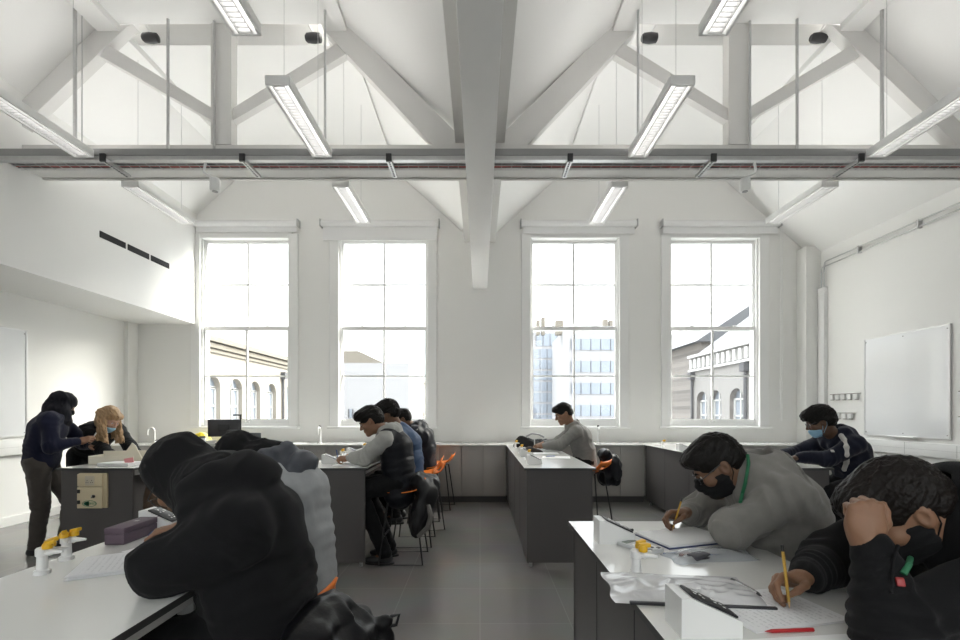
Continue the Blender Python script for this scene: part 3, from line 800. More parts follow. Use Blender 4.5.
# conduits on the right wall
cd = thing('wall_conduit', 'pair of steel conduits running along the right wall down to white trunking', 'conduit', (XR, 6, 3.3))
for k_, dz in enumerate((0, .075)):
    pts = [(XR - .035, 2.0, 3.73 + dz)] + [(XR - .035, 7.28 - .06 * k_, 3.73 + dz), (XR - .035, 7.31 - .06 * k_, 3.715 + dz), (XR - .035, 7.325 - .06 * k_, 3.67 + dz), (XR - .035, 7.325 - .06 * k_, 3.40)]
    MB().tube(pts, .011, 8).build('pipe', STEEL, cd)
m = MB()
for yy in (3.0, 3.9, 4.8, 5.7, 6.6): m.box(XR - .055, XR, yy - .015, yy + .015, 3.712, 3.82, .003)
m.build('saddle', STEEL, cd)
MB().box(XR - .06, XR, 7.235, 7.375, .90, 3.40, .004).build('trunking', WHITEP, cd)
# little hook rails
HOOKD = mat('hook_brown', (.17, .145, .12), .5)
def hookrail(y0, z, n_, lab):
    r = thing('hook_rail', lab, 'hook rail', (XR, y0, z), group='rails of white hooks on the right wall')
    MB().box(XR - .012, XR, y0 - .03, y0 + n_ * .115 - .03, z - .004, z + .004).build('rail', HOOKD, r, smooth=0)
    for i in range(n_):
        h = MB().box(XR - .045, XR - .012, y0 + i * .115 - .005, y0 + i * .115 + .065, z - .085, z - .006, .006).build('hook', WHITEP, r)
        MB().box(XR - .048, XR - .016, y0 + i * .115 - .006, y0 + i * .115 + .03, z - .094, z - .086, .001).build('hook_foot', HOOKD, h, smooth=0)
hookrail(6.63, 1.675, 5, 'upper row of five white hooks left of the right whiteboard')
hookrail(6.73, 1.385, 5, 'lower row of five white hooks left of the right whiteboard')
hookrail(5.05, 1.64, 2, 'upper hook rail at the right edge, right of the whiteboard')
hookrail(5.05, 1.345, 2, 'lower hook rail at the right edge, right of the whiteboard')
for (px, py, d_, lab) in ((120, 435, 7.05, 'small dark socket plate on the far left wall by the swan neck tap'),):
    r = thing('wall_socket', lab, 'socket', (XL, 7.2, 1.09))
    MB().box(XL, XL + .012, 7.03, 7.17, 1.02, 1.16, .003).build('plate', mat('socket_grey', (.12, .12, .13), .4), r)
    MB().box(XL + .012, XL + .016, 7.08, 7.12, 1.06, 1.12, .001).build('rocker', BLACKP, r)

# cream outlet panel on the end of the women's bench
CREAM = mat('cream_plastic', (.70, .60, .41), .42, var=.03)
CREAMD = mat('cream_plastic_dark', (.60, .50, .33), .42, var=.03)
GREEN = mat('logo_green', (.03, .22, .12), .5)
ox = thing('outlet_panel', 'cream utility panel with socket, key and green oval logo on the bench end', 'outlet panel', (-3.46, 4.06, .56))
fy = 4.0595
MB().box(-3.575, -3.325, fy - .022, fy - .0005, .545, .855, .004).build('back_plate', CREAMD, ox)
dr = MB().box(-3.575, -3.355, fy - .040, fy - .0225, .545, .732, .004).build('door', CREAM, ox)
hd = MB().box(-3.575, -3.355, fy - .038, fy - .0225, .738, .850, .004).build('socket_frame', CREAM, ox)
MB().box(-3.50, -3.42, fy - .044, fy - .0385, .748, .835, .002).build('socket', mat('socket_beige', (.62, .55, .44), .4), hd)
m = MB()
for sx in (-3.48, -3.44):
    for dx, dz in ((0, .045), (-.008, .028), (.008, .028)): m.box(sx + dx - .002, sx + dx + .002, fy - .0455, fy - .044, .748 + dz - .004, .748 + dz + .004)
m.build('pin_slot', BLACKP, hd, smooth=0)
MB().box(-3.565, -3.545, fy - .050, fy - .040, .680, .712, .002).build('hinge', BLACKP, dr); MB().box(-3.565, -3.545, fy - .050, fy - .040, .585, .617, .002).build('hinge', BLACKP, dr)
MB().lathe([(.014, -.012), (.014, 0)], (-3.425, fy - .0405, .652), 16, 'y').build('key_switch', BLACKM, dr)
m = MB(); m.box(-3.4285, -3.4215, fy - .066, fy - .052, .640, .664, .001); m.build('key', CHROME, dr)
lg = MB(); cx, cz = -3.462, .588
ring = [(cx + .062 * math.cos(a), fy - .0408, cz + .026 * math.sin(a)) for a in np.linspace(0, 2 * PI, 40, endpoint=False)]
lg.tube(ring, .0022, 6, closed=True)
ell = [(cx + .055 * math.cos(a) + .004, cz + .021 * math.sin(a)) for a in np.linspace(PI * .55, PI * 1.45, 16)] + [(cx + .030 * math.cos(a) , cz + .021 * math.sin(a)) for a in np.linspace(PI * 1.45, PI * .55, 16)]
lg.prism(ell, fy - .0418, fy - .0402)
lg.build('logo', GREEN, dr, smooth=0)
def text(body, size, loc, rot, m_, name, parent, extrude=.0006):
    cu = bpy.data.curves.new(name, 'FONT'); cu.body = body; cu.size = size; cu.extrude = extrude; cu.align_x = 'CENTER'; cu.align_y = 'CENTER'
    o = bpy.data.objects.new(name, cu); C.objects.link(o)
    bpy.context.view_layer.update()
    me = bpy.data.meshes.new_from_object(o); bpy.data.objects.remove(o); bpy.data.curves.remove(cu)
    R_ = rot.to_matrix().to_4x4() if hasattr(rot, 'to_matrix') else Matrix(rot)
    off = chain_loc(parent) if parent else Vector((0, 0, 0))
    me.transform(Matrix.Translation(Vector([float(q) for q in loc]) - off) @ R_)
    me.materials.clear(); me.materials.append(m_)
    o = bpy.data.objects.new(name, me); C.objects.link(o)
    if parent: o.parent = parent
    return o
from mathutils import Euler
text('GASKED', .026, (cx + .008, fy - .0412, cz), Euler((PI / 2, 0, 0)), GREEN, 'logo_lettering', dr)
# ------------------------------------------------------------------ things on the benches
def print_mat():
    """white paper with faint printed lines of writing"""
    m = bpy.data.materials.new('printed_paper'); t, b = nt(m); n = t.nodes; l = t.links
    tc = n.new('ShaderNodeTexCoord'); sp = n.new('ShaderNodeSeparateXYZ'); l.new(tc.outputs['Object'], sp.inputs[0])
    def mth(op, a, bb=None):
        q = n.new('ShaderNodeMath'); q.operation = op
        for i, v in enumerate((a, bb)):
            if v is None: continue
            if isinstance(v, (int, float)): q.inputs[i].default_value = v
            else: l.new(v, q.inputs[i])
        return q.outputs[0]
    row = mth('FRACT', mth('MULTIPLY', sp.outputs['Y'], 62.0)); inrow = mth('LESS_THAN', row, 0.34)
    nz = n.new('ShaderNodeTexNoise'); nz.inputs['Scale'].default_value = 1.0; mp = n.new('ShaderNodeMapping'); mp.inputs['Scale'].default_value = (150, 62, 1)
    l.new(tc.outputs['Object'], mp.inputs['Vector']); l.new(mp.outputs['Vector'], nz.inputs['Vector'])
    ink = mth('MULTIPLY', inrow, mth('GREATER_THAN', nz.outputs['Fac'], 0.50))
    mar = mth('MULTIPLY', mth('LESS_THAN', mth('ABSOLUTE', sp.outputs['X']), 0.088), mth('LESS_THAN', mth('ABSOLUTE', sp.outputs['Y']), 0.125))
    ink = mth('MULTIPLY', mth('MULTIPLY', ink, mar), 0.22)
    mx = n.new('ShaderNodeMix'); mx.data_type = 'RGBA'; mx.inputs['A'].default_value = (.78, .78, .79, 1); mx.inputs['B'].default_value = (.12, .12, .14, 1)
    l.new(ink, mx.inputs['Factor']); l.new(mx.outputs['Result'], b.inputs['Base Color']); b.inputs['Roughness'].default_value = .8
    return m
PRINT = print_mat()
ZT = .900
def sheet_stack(name, label, cat, c, rz, n_=1, w=.21, h=.297, z=ZT, m_=None, jitter=0, group=None, curl=.0, parent=None):
    """n_ sheets of paper, each a part when there are several"""
    root = thing(name, label, cat, (c[0], c[1], z), rz, group)
    rnd = random.Random(hash(label) % 999 if False else len(label) * 7 + n_)
    per = .0012
    for i in range(n_):
        dx, dy, a = (rnd.uniform(-jitter, jitter), rnd.uniform(-jitter, jitter), rnd.uniform(-jitter, jitter) * 4) if n_ > 1 else (0, 0, 0)
        m = MB()
        def f(u, v, zz=0):
            x, y = (u - .5) * w, (v - .5) * h
            return (x, y, per * i * 1.5 + .0006 + zz + curl * ((u - .5) ** 2 * 4 + (v - .5) ** 2 * 2) * (.3 + .7 * i / max(1, n_ - 1)))
        m.grid(lambda u, v: f(u, v, per), 8, 10); b = MB(); b.grid(lambda u, v: f(u, v, 0), 8, 10); m.add(b.v, [q[::-1] for q in b.f])
        nb = 99; ring = [k for k in range(9)] + [8 + 9 * k for k in range(1, 11)] + [90 + k for k in range(7, -1, -1)] + [9 * k for k in range(9, 0, -1)]
        m.add([], []); m.f += [(ring[k], ring[(k + 1) % len(ring)], nb + ring[(k + 1) % len(ring)], nb + ring[k]) for k in range(len(ring))]; m.mi = [0] * len(m.f)
        ca, sa = math.cos(a), math.sin(a)
        m.v = [(x * ca - y * sa + dx, x * sa + y * ca + dy, z_) for x, y, z_ in m.v]
        m.build('sheet', m_ or PRINT, root, world=False, smooth=20)
    return root
def pen(name, label, cat, p, q, r_, body_m, tip_m, cap_m=None, group=None):
    p, q = np.array(p, float), np.array(q, float); d = (q - p) / np.linalg.norm(q - p); L = np.linalg.norm(q - p)
    root = thing(name, label, cat, p, 0, group)
    hexa = 6 if 'pencil' in name else 12
    MB().tube([p + d * .016, p + d * (L - .004)], r_, hexa).build('barrel', body_m, root)
    MB().tube([p, p + d * .016], [.0006, r_ * .95], hexa).build('tip', tip_m, root)
    if cap_m is not None:
        MB().tube([p + d * (L - .016), p + d * L], [r_ * 1.08, r_ * 1.0], 12).build('end_cap', cap_m, root)
    return root
WOODT = mat('pencil_wood', (.62, .42, .22), .6)
PENCIL = mat('pencil_paint', (.52, .30, .03), .35, var=.05)
PENBLK = mat('pen_black', (.02, .02, .022), .3)
SILVER = mat('pen_silver', (.65, .65, .66), .25, metal=.8)
REDP = mat('pen_red', (.40, .016, .02), .3)
CLEARP = mat('pen_clear', (.62, .64, .66), .2)
# --- right foreground bench
sheet_stack('question_paper', 'printed paper sheet under the right hand of the boy with his head in his hand', 'paper', (.735, 1.15), rad(-77), 2, .205, .275, jitter=.004)
sheet_stack('paper_sheet', 'white paper sheet cut by the bottom edge, below the red pen', 'paper', (.70, .90), rad(-84), 1, m_=PAPER)
cv = thing('writing_pad', 'blue backed writing pad under the hand of the boy in grey sweatshirt', 'notepad', (.80, 1.79, ZT), rad(17))
NAVYC = mat('pad_cover_blue', (.03, .05, .14), .35)
MB().box(-.15, .15, -.105, .105, 0, .004, .001).build('cover', NAVYC, cv, world=False)
MB().box(-.146, .146, -.101, .101, .0042, .013, .001).build('pages', PAPER, cv, world=False)
pen('red_pen', 'red ballpoint pen lying at the bottom edge of the photo', 'pen', (.642, 1.022, ZT + .0055), (.757, 1.030, ZT + .0055), .0044, REDP, REDP, REDP)
pen('ballpoint_pen', 'black and silver pen lying behind the printed sheet', 'pen', (.756, 1.215, ZT + .006), (.742, 1.335, ZT + .006), .0058, SILVER, PENBLK, PENBLK)
pen('yellow_highlighter', 'yellow pen lying by the far socket box on the right foreground bench', 'pen', (.545, 1.86, ZT + .006), (.640, 1.90, ZT + .006), .0058, YELLOW, PENBLK, PENBLK)
pen('clear_pen', 'clear plastic pen lying beside the writing pad', 'pen', (.640, 1.845, ZT + .005), (.735, 1.87, ZT + .005), .0045, CLEARP, PENBLK, CLEARP)
ca = thing('calculator', 'grey calculator lying beside the writing pad on the bench', 'calculator', (.585, 1.66, ZT), rad(32))
GREYC = mat('calculator_grey', (.62, .63, .64), .4); 
MB().box(-.037, .037, -.075, .075, .001, .014, .003).build('case', GREYC, ca, world=False)
MB().box(-.030, .030, .035, .060, .0142, .0155, .0004).build('display', mat('lcd', (.20, .24, .20), .2), ca, world=False)
for i in range(5):
    for j in range(4): MB().box(-.029 + j * .0155, -.017 + j * .0155, -.068 + i * .0175, -.056 + i * .0175, .0142, .0165, .0006).build('key', [WHITEP, PENBLK][(i + j) % 3 == 0], ca, world=False)
# clear pencil case with pens in it
def film(name, tint, gloss, rough, alpha):
    m = bpy.data.materials.new(name); t, b = nt(m); n = t.nodes; l = t.links
    tr = n.new('ShaderNodeBsdfTransparent'); tr.inputs['Color'].default_value = (*tint, 1)
    mx = n.new('ShaderNodeMixShader'); mx.inputs['Fac'].default_value = alpha
    b.inputs['Base Color'].default_value = (*tint, 1); b.inputs['Roughness'].default_value = rough; b.inputs['Specular IOR Level'].default_value = gloss
    l.new(tr.outputs[0], mx.inputs[1]); l.new(b.outputs[0], mx.inputs[2]); l.new(mx.outputs[0], n['Material Output'].inputs['Surface'])
    return m
FILM = film('clear_plastic_film', (.86, .88, .90), 1.0, .12, .35)
FILM2 = film('cloudy_plastic_film', (.82, .82, .83), 1.0, .15, .72)
pc = thing('pencil_case', 'clear plastic pencil case lying in front of the boy in grey sweatshirt', 'pencil case', (.79, 1.56, ZT), rad(9))
def pouch(L, W, Hh, seed, nu=36, nv=16, rough=.006, fr=9.0):
    """soft crumpled bag: flat underneath, creased on top"""
    m = MB(); rnd = np.random.RandomState(seed); ph = rnd.rand(12) * 6
    us, vs_ = np.meshgrid(np.linspace(0, 1, nu + 1), np.linspace(0, 1, nv + 1))
    q = np.stack([us.ravel() * L * fr + seed, vs_.ravel() * W * fr * 1.4, 0 * us.ravel() + seed * .37], 1)
    n1 = vnoise(q); n2 = vnoise(q * 2.3 + 4.0 + n1[:, None] * 1.5); cr = ((1 - np.abs(2 * n2 - 1)) ** 2 * 1.1 + n1 * 1.2 - .8).reshape(nv + 1, nu + 1)
    def f(u, v, s):
        x, y = (u - .5) * L, (v - .5) * W; e = (1 - (2 * u - 1) ** 6) * (1 - (2 * v - 1) ** 4)
        k = cr[int(round(v * nv)), int(round(u * nu))]
        z = .0015 + (Hh * e * (.75 + .25 * math.sin(5 * u + ph[0])) + rough * 1.6 * e * k) * (1 if s else .0)
        return (x + .006 * math.sin(9 * v + ph[3]), y + .005 * math.sin(7 * u + ph[4]), max(z, .0012 if s else .0005))
    m.grid(lambda u, v: f(u, v, 1), nu, nv); b = MB(); b.grid(lambda u, v: f(u, v, 0), nu, nv); m.add(b.v, [q[::-1] for q in b.f])
    return m
pouch(.30, .115, .022, 3).build('pouch', FILM, pc, world=False, smooth=60)
MB().box(-.14, .145, .049, .056, .001, .006, .001).build('zip', mat('zip_blue', (.10, .14, .25), .4), pc, world=False)
for i, (y, a, c) in enumerate(((-.03, .1, PENBLK), (-.012, -.12, mat('pen_blue', (.05, .10, .30), .3)), (.006, .05, SILVER), (.022, -.05, mat('pen_maroon', (.22, .05, .05), .3)), (.034, .08, CLEARP))):
    d = np.array([math.cos(a), math.sin(a), 0])
    MB().tube([np.array([-.01 * i, y, .0065]) - d * .07, np.array([-.01 * i, y, .008]) + d * .07], .0066, 8).build('pen_inside', c, pc, world=False)
MB().obox((-.055, -.02, .013), (.034, .012, 0), (-.007, .018, 0), (0, 0, .009), .003).build('rubber', mat('rubber_dark', (.06, .06, .07), .6), pc, world=False)
# crumpled clear wallet of papers
wl = thing('plastic_wallet', 'crumpled clear plastic wallet of papers in front of the gas tap', 'plastic wallet', (.565, 1.272, ZT), rad(-6))
pouch(.40, .23, .014, 8, 64, 40, .006).build('film', FILM2, wl, world=False, smooth=60)
MB().box(-.10, .17, -.098, .06, .0008, .0042, .001).build('paper_inside', PAPER, wl, world=False)
MB().box(-.165, .195, -.117, -.106, .001, .009, .002).build('dark_edge', mat('wallet_edge', (.03, .03, .035), .35), wl, world=False)
# --- left foreground bench
sheet_stack('exam_papers', 'pile of white papers on the left foreground bench by the black sleeve', 'papers', (-1.14, 1.50), rad(-62), 6, .21, .297, jitter=.006, curl=.002)
sheet_stack('loose_paper', 'loose white sheet behind the paper pile on the left foreground bench', 'paper', (-1.13, 1.72), rad(-20), 1, m_=PAPER, z=ZT)
MAUVE = mat('mauve_card', (.135, .095, .125), .55, var=.05)
bx = thing('glasses_case', 'mauve oblong case on the far corner of the left foreground bench', 'case', (-1.372, 1.70, ZT), rad(2))
MB().box(-.036, .036, .0, .235, .001, .040, .003).build('base', MAUVE, bx, world=False)
MB().box(-.037, .037, -.001, .236, .041, .064, .003).build('lid', MAUVE, bx, world=False)
MB().box(-.008, .008, .11, .125, .0641, .0648, .0002).build('emblem', mat('emblem_pale', (.45, .42, .40), .4), bx, world=False)
BLUEP = mat('blue_cloth', (.035, .08, .20), .7, bump=.2)
MB().lathe([(0, .001), (.05, .002), (.055, .015), (.045, .032), (.02, .040), (0, .041)], (0, 0, 0), 18)
bp_ = pouch(.15, .07, .036, 5, 20, 12, .003); o = bp_.build('blue_pouch', BLUEP, None, world=False, smooth=60); o.location = (-1.225, 1.79, ZT); o.rotation_euler = (0, 0, rad(20)); props(o, 'small blue pouch beside the mauve case on the left bench', 'pouch')

# --- women's bench
OFFW = mat('card_cream', (.72, .68, .58), .7); PINKT = mat('pink_paper', (.78, .32, .34), .7)
fb = thing('magazine_file', 'open cream file box of papers on the women\'s bench', 'file box', (-3.55, 4.45, ZT), rad(12))
m = MB(); m.box(-.20, .18, -.10, -.097, 0, .075); m.box(-.20, -.197, -.10, .14, 0, .08); m.box(-.20, .18, .137, .14, 0, .11); m.box(-.20, .18, -.10, .14, 0, .004)
m.build('box', OFFW, fb, world=False, smooth=0)
MB().prism([(-.05, .004), (.17, .004), (.10, .16), (.07, .19)], .10, .112).build('flap', OFFW, fb, world=False, smooth=0)
fo = thing('paper_stack', 'stack of white papers with a pink tab at the near edge of the women\'s bench', 'papers', (-3.36, 4.25, ZT), rad(-4))
for i in range(5): MB().box(-.15 + .004 * (i % 2), .15 + .003 * (i % 3), -.10, .10 + .004 * (i % 2), .001 + i * .006, .006 + i * .006).build('sheet', PAPER, fo, world=False, smooth=0)
MB().obox((.10, -.03, .05), (.035, .01, .006), (.0, .002, .0), (-.006, 0, .022)).build('pink_tab', PINKT, fo, world=False, smooth=0)
sheet_stack('spread_paper', 'white paper under the hand of the fair haired woman', 'paper', (-3.42, 4.75), rad(70), 2, m_=PAPER, jitter=.01)
tb = thing('plastic_tray', 'white plastic tray with blue clip at the right side of the women\'s bench', 'tray', (-3.24, 5.05, ZT))
m = MB(); m.box(-.13, .10, -.15, .15, .001, .008); 
for q in ((-.13, -.125, -.15, .15), (.095, .10, -.15, .15), (-.125, .095, -.15, -.145), (-.125, .095, .145, .15)): m.box(q[0], q[1], q[2], q[3], .008, .06)
m.build('tray', WHITEP, tb, world=False, smooth=0)
MB().box(.06, .104, -.165, -.1505, .02, .058, .003).build('clip', mat('teal_clip', (.05, .10, .13), .4), tb, world=False)

# brown patterned handbag hanging on the corner of the women's bench
def bag_mat():
    m = bpy.data.materials.new('brown_patterned_leather'); t, b = nt(m); n = t.nodes; l = t.links
    tc = n.new('ShaderNodeTexCoord'); mp = n.new('ShaderNodeMapping'); mp.inputs['Scale'].default_value = (24, 24, 24); mp.inputs['Rotation'].default_value = (0, rad(45), 0)
    l.new(tc.outputs['Object'], mp.inputs['Vector'])
    ck = n.new('ShaderNodeTexChecker'); ck.inputs['Scale'].default_value = 1.0; ck.inputs['Color1'].default_value = (.085, .052, .034, 1); ck.inputs['Color2'].default_value = (.105, .067, .043, 1)
    l.new(mp.outputs['Vector'], ck.inputs['Vector']); l.new(ck.outputs['Color'], b.inputs['Base Color']); b.inputs['Roughness'].default_value = .42
    return m
TAN = mat('tan_leather', (.30, .17, .08), .45); GOLD = mat('gold_ring', (.75, .52, .20), .25, metal=.9)
hb = thing('hanging_handbag', 'brown patterned handbag hanging on the corner of the women\'s bench', 'handbag', (-2.93, 4.2, .46))
m = MB()
secs = [(.46, .185, .085), (.50, .20, .095), (.62, .195, .090), (.78, .165, .065), (.90, .13, .035), (.915, .125, .02)]
vs = []; n_ = 24
for z_, a, b_ in secs:
    for k in range(n_):
        t = 2 * PI * k / n_; ct_, st_ = math.cos(t), math.sin(t)
        vs.append((-2.90 + a * abs(ct_) ** .6 * np.sign(ct_), 4.20 + b_ * abs(st_) ** .7 * np.sign(st_), z_))
fs = [(i * n_ + k, i * n_ + (k + 1) % n_, (i + 1) * n_ + (k + 1) % n_, (i + 1) * n_ + k) for i in range(len(secs) - 1) for k in range(n_)] + [tuple(range(n_ - 1, -1, -1)), tuple((len(secs) - 1) * n_ + k for k in range(n_))]
m.add(vs, fs); m.build('bag_body', bag_mat(), hb, smooth=50)
for yy in (4.165, 4.235):
    MB().tube([(-2.99, yy, .89)] + [(-2.90 - .09 * math.cos(a), yy, .90 + .16 * math.sin(a)) for a in np.linspace(.3, PI - .3, 9)] + [(-2.81, yy, .89)], .008, 8).build('strap', TAN, hb)
for xx in (-2.995, -2.805):
    MB().tube([(xx + .016 * math.cos(a), 4.11, .865 + .016 * math.sin(a)) for a in np.linspace(0, 2 * PI, 16, endpoint=False)], .003, 6, closed=True).build('ring', GOLD, hb)
MB().box(-3.085, -3.07, 4.19, 4.21, .83, .878).build('hook', STEEL, hb)
MB().tube([(-3.07, 4.20, .84), (-3.02, 4.20, .86), (-2.995, 4.20, .90)], .006, 8).build('hook_arm', STEEL, hb)

# --- bench of three boys, middle bench, right bench
sheet_stack('worksheet', 'white worksheet under the hand of the boy in black vest', 'paper', (-1.22, 4.30), rad(80), 2, m_=PAPER, jitter=.008)
sheet_stack('worksheet', 'white worksheet in front of the boy in blue jacket', 'paper', (-1.24, 4.95), rad(95), 2, m_=PAPER, jitter=.008)
sheet_stack('booklet', 'white paper in front of the boy in black jacket, furthest left bench paper', 'paper', (-1.25, 6.05), rad(85), 2, m_=PAPER, jitter=.008)
dk = pouch(.20, .06, .028, 12, 20, 10, .004); o = dk.build('pencil_roll', mat('charcoal_cloth', (.05, .05, .06), .7), None, world=False, smooth=60); o.location = (-1.42, 4.70, ZT); o.rotation_euler = (0, 0, .2); props(o, 'dark pencil case beside the gas tap on the bench of three boys', 'pencil case')
sheet_stack('answer_sheets', 'white papers under the arm of the boy in light grey jumper', 'papers', (.80, 5.45), rad(88), 3, m_=PAPER, jitter=.02)
sheet_stack('printed_sheet', 'printed paper at the near part of the middle bench', 'paper', (.83, 4.98), rad(80), 2, jitter=.01)
pen('blue_pen', 'blue pen lying on the middle bench papers', 'pen', (.72, 5.0, ZT + .010), (.84, 5.06, ZT + .010), .005, mat('pen_blue', (.05, .10, .30), .3), PENBLK)
o = pouch(.22, .14, .07, 21, 24, 14, .004).build('dark_cap', mat('dark_brown_cloth', (.035, .028, .026), .8), None, world=False, smooth=60); o.location = (.665, 5.62, ZT); props(o, 'small dark cap lying on the middle bench', 'cap')
bg_ = thing('black_bag', 'black bag with grey trim slumped on the far end of the middle bench', 'bag', (.76, 6.55, ZT))
BAGB = mat('black_nylon', (.010, .010, .011), .85, bump=.25, bscale=90)
pouch(.55, .26, .17, 31, 40, 22, .014).build('bag_body', BAGB, bg_, world=False, smooth=60)
MB().tube([(-.1, -.06, .15), (-.02, -.07, .19), (.08, -.06, .18), (.16, -.03, .14)], .012, 8).build('handle', mat('bag_grey_trim', (.35, .35, .36), .5), bg_, world=False)
MB().tube([(.20, -.02, .10), (.27, -.06, .06), (.34, -.04, .02), (.30, .05, .015)], .014, 8).build('strap', BAGB, bg_, world=False)
sheet_stack('desk_paper', 'white papers on the bench of the boy in navy hoodie', 'papers', (2.86, 4.40), rad(88), 3, m_=PAPER, jitter=.02)

# --- the teacher's things on the window counter
cm = thing('computer_monitor', 'black computer monitor seen from behind on the counter by the left window', 'monitor', (-4.02, 7.12, .902), rad(28))
DKG = mat('dark_grey_plastic', (.045, .045, .048), .4)
sc_ = MB().obox((0, 0, .25), (.22, 0, 0), (0, .022, .004), (0, -.02, .135), .008).build('screen_back', DKG, cm, world=False)
MB().obox((0, -.035, .25), (.08, 0, 0), (0, .015, 0), (0, 0, .06), .006).build('vent_box', BLACKP, cm, world=False)
MB().box(-.03, .03, -.035, -.012, .012, .26, .004).build('stand', BLACKP, cm, world=False)
MB().box(-.12, .12, -.11, .09, 0, .014, .004).build('foot', BLACKP, cm, world=False)
dc = thing('document_camera', 'black document camera on a tall arm beside the monitor', 'visualiser', (-3.76, 7.10, .902))
MB().box(-.05, .05, -.07, .07, 0, .03, .005).build('base', BLACKP, dc, world=False)
MB().tube([(0, .02, .03), (0, .02, .44)], .013, 8).build('arm', BLACKP, dc, world=False)
MB().obox((-.05, .02, .45), (.07, 0, 0), (0, .018, 0), (0, 0, .012), .004).build('camera_head', BLACKP, dc, world=False)
un = thing('desk_unit', 'dark desk unit with a white label beside the monitor', 'box', (-3.80, 6.99, .902))
MB().box(-.10, .06, -.02, .06, 0, .22, .006).build('case', DKG, un, world=False)
MB().box(-.03, .0, -.0215, -.0205, .10, .17).build('label_plate', WHITEP, un, world=False, smooth=0)
sb = thing('small_screen', 'small dark screen at the right of the monitor', 'screen', (-3.55, 7.15, .902), rad(-8))
MB().box(-.10, .10, -.01, .012, .02, .17, .004).build('panel', mat('screen_grey', (.07, .075, .08), .25), sb, world=False)
MB().box(-.06, .06, -.03, .05, 0, .018, .003).build('foot', BLACKP, sb, world=False)
MB().box(-.012, .012, .012, .02, .015, .10).build('stand', BLACKP, sb, world=False)
yb = pouch(.34, .22, .16, 44, 26, 18, .016).build('yellow_bag', mat('yellow_film', (.82, .66, .04), .4), None, world=False, smooth=60); yb.location = (-4.45, 7.2, .902); props(yb, 'crumpled yellow plastic bag on the window counter', 'bag')
for x, y, lab in ((-4.30, 7.03, 'white cup with dark band in front of the yellow bag'), (-4.72, 7.15, 'white pot with wooden lid left of the yellow bag')):
    jr = thing('storage_pot', lab, 'pot', (x, y, .902))
    MB().lathe([(0, .001), (.042, .001), (.045, .01), (.045, .09), (.038, .10), (0, .10)], (0, 0, 0), 18).build('body', WHITEP, jr, world=False)
    MB().lathe([(0, .1005), (.046, .1005), (.046, .122), (0, .123)], (0, 0, 0), 18).build('lid', [mat('pot_wood', (.35, .22, .12), .5), DKG][x > -4.5], jr, world=False)
wbk = pouch(.42, .20, .09, 51, 30, 16, .012).build('white_plastic_bag', mat('white_film', (.74, .74, .80), .35), None, world=False, smooth=60); wbk.location = (-4.98, 7.28, .902); props(wbk, 'crumpled white plastic bag with papers beside the swan neck tap', 'bag')
tu = thing('storage_tub', 'white plastic tub in front of the monitor on the counter', 'tub', (-4.16, 7.02, .902))
MB().lathe([(0, .001), (.06, .001), (.075, .06), (.078, .062), (.0, .063)], (0, 0, 0), 20).build('tub', WHITEP, tu, world=False)
for x, y, n_, lab in ((-3.35, 7.08, 3, 'loose papers on the counter right of the monitor'), (-2.95, 7.2, 2, 'papers on the counter under the left pier')):
    sheet_stack('counter_papers', lab, 'papers', (x, y), rad(80), n_, m_=PAPER, z=.902, jitter=.012)
# ------------------------------------------------------------------ outside the windows
STONE = mat('pale_stone', (.205,.187,.158), .85, var=.08, vscale=1.5, bump=.2, bscale=12)
STONED = mat('stone_moulding', (.135,.122,.10), .85, var=.08)
BLDW = mat('white_render', (.225,.225,.232), .8, var=.03, vscale=.5)
SLATE = mat('slate_roof', (.055,.058,.064), .6, var=.12, vscale=5)
EXTW = mat('exterior_white_paint', (.40,.40,.395), .5, var=.02)
EXTG = mat('exterior_glass', (.19,.215,.25), .1, var=.15, vscale=.6)
PIPEM = mat('cast_iron', (.05,.05,.055), .6)
def brick_mat():
    m = bpy.data.materials.new('grey_stock_brick'); t, b = nt(m); n = t.nodes; l = t.links
    tc = n.new('ShaderNodeTexCoord'); mp = n.new('ShaderNodeMapping'); mp.inputs['Rotation'].default_value = (rad(90), 0, rad(90))
    l.new(tc.outputs['Object'], mp.inputs['Vector'])
    br = n.new('ShaderNodeTexBrick'); br.inputs['Scale'].default_value = 1; br.inputs['Brick Width'].default_value = .23; br.inputs['Row Height'].default_value = .075; br.inputs['Mortar Size'].default_value = .008
    br.inputs['Color1'].default_value = (.085,.078,.072,1); br.inputs['Color2'].default_value = (.16,.147,.135,1); br.inputs['Mortar'].default_value = (.17,.165,.16,1)
    l.new(mp.outputs['Vector'], br.inputs['Vector']); l.new(br.outputs['Color'], b.inputs['Base Color']); b.inputs['Roughness'].default_value = .9
    return m
BRICK = brick_mat()
g = MB().box(-120, 120, YB + 1.2, 160, -4.3, -4.0).build('exterior_ground', mat('asphalt', (.30, .30, .30), .9, var=.1), smooth=0); g['kind'] = 'structure'
def arched(m, x0, x1, yc, hw, z0, zs, n=8):
    """an arched solid set in a wall that faces along x"""
    poly = [(yc - hw, z0), (yc + hw, z0)] + [(yc + hw * math.cos(a), zs + hw * .9 * math.sin(a)) for a in np.linspace(0, PI, n)]
    return m.prism(poly, x0, x1, 'yz')
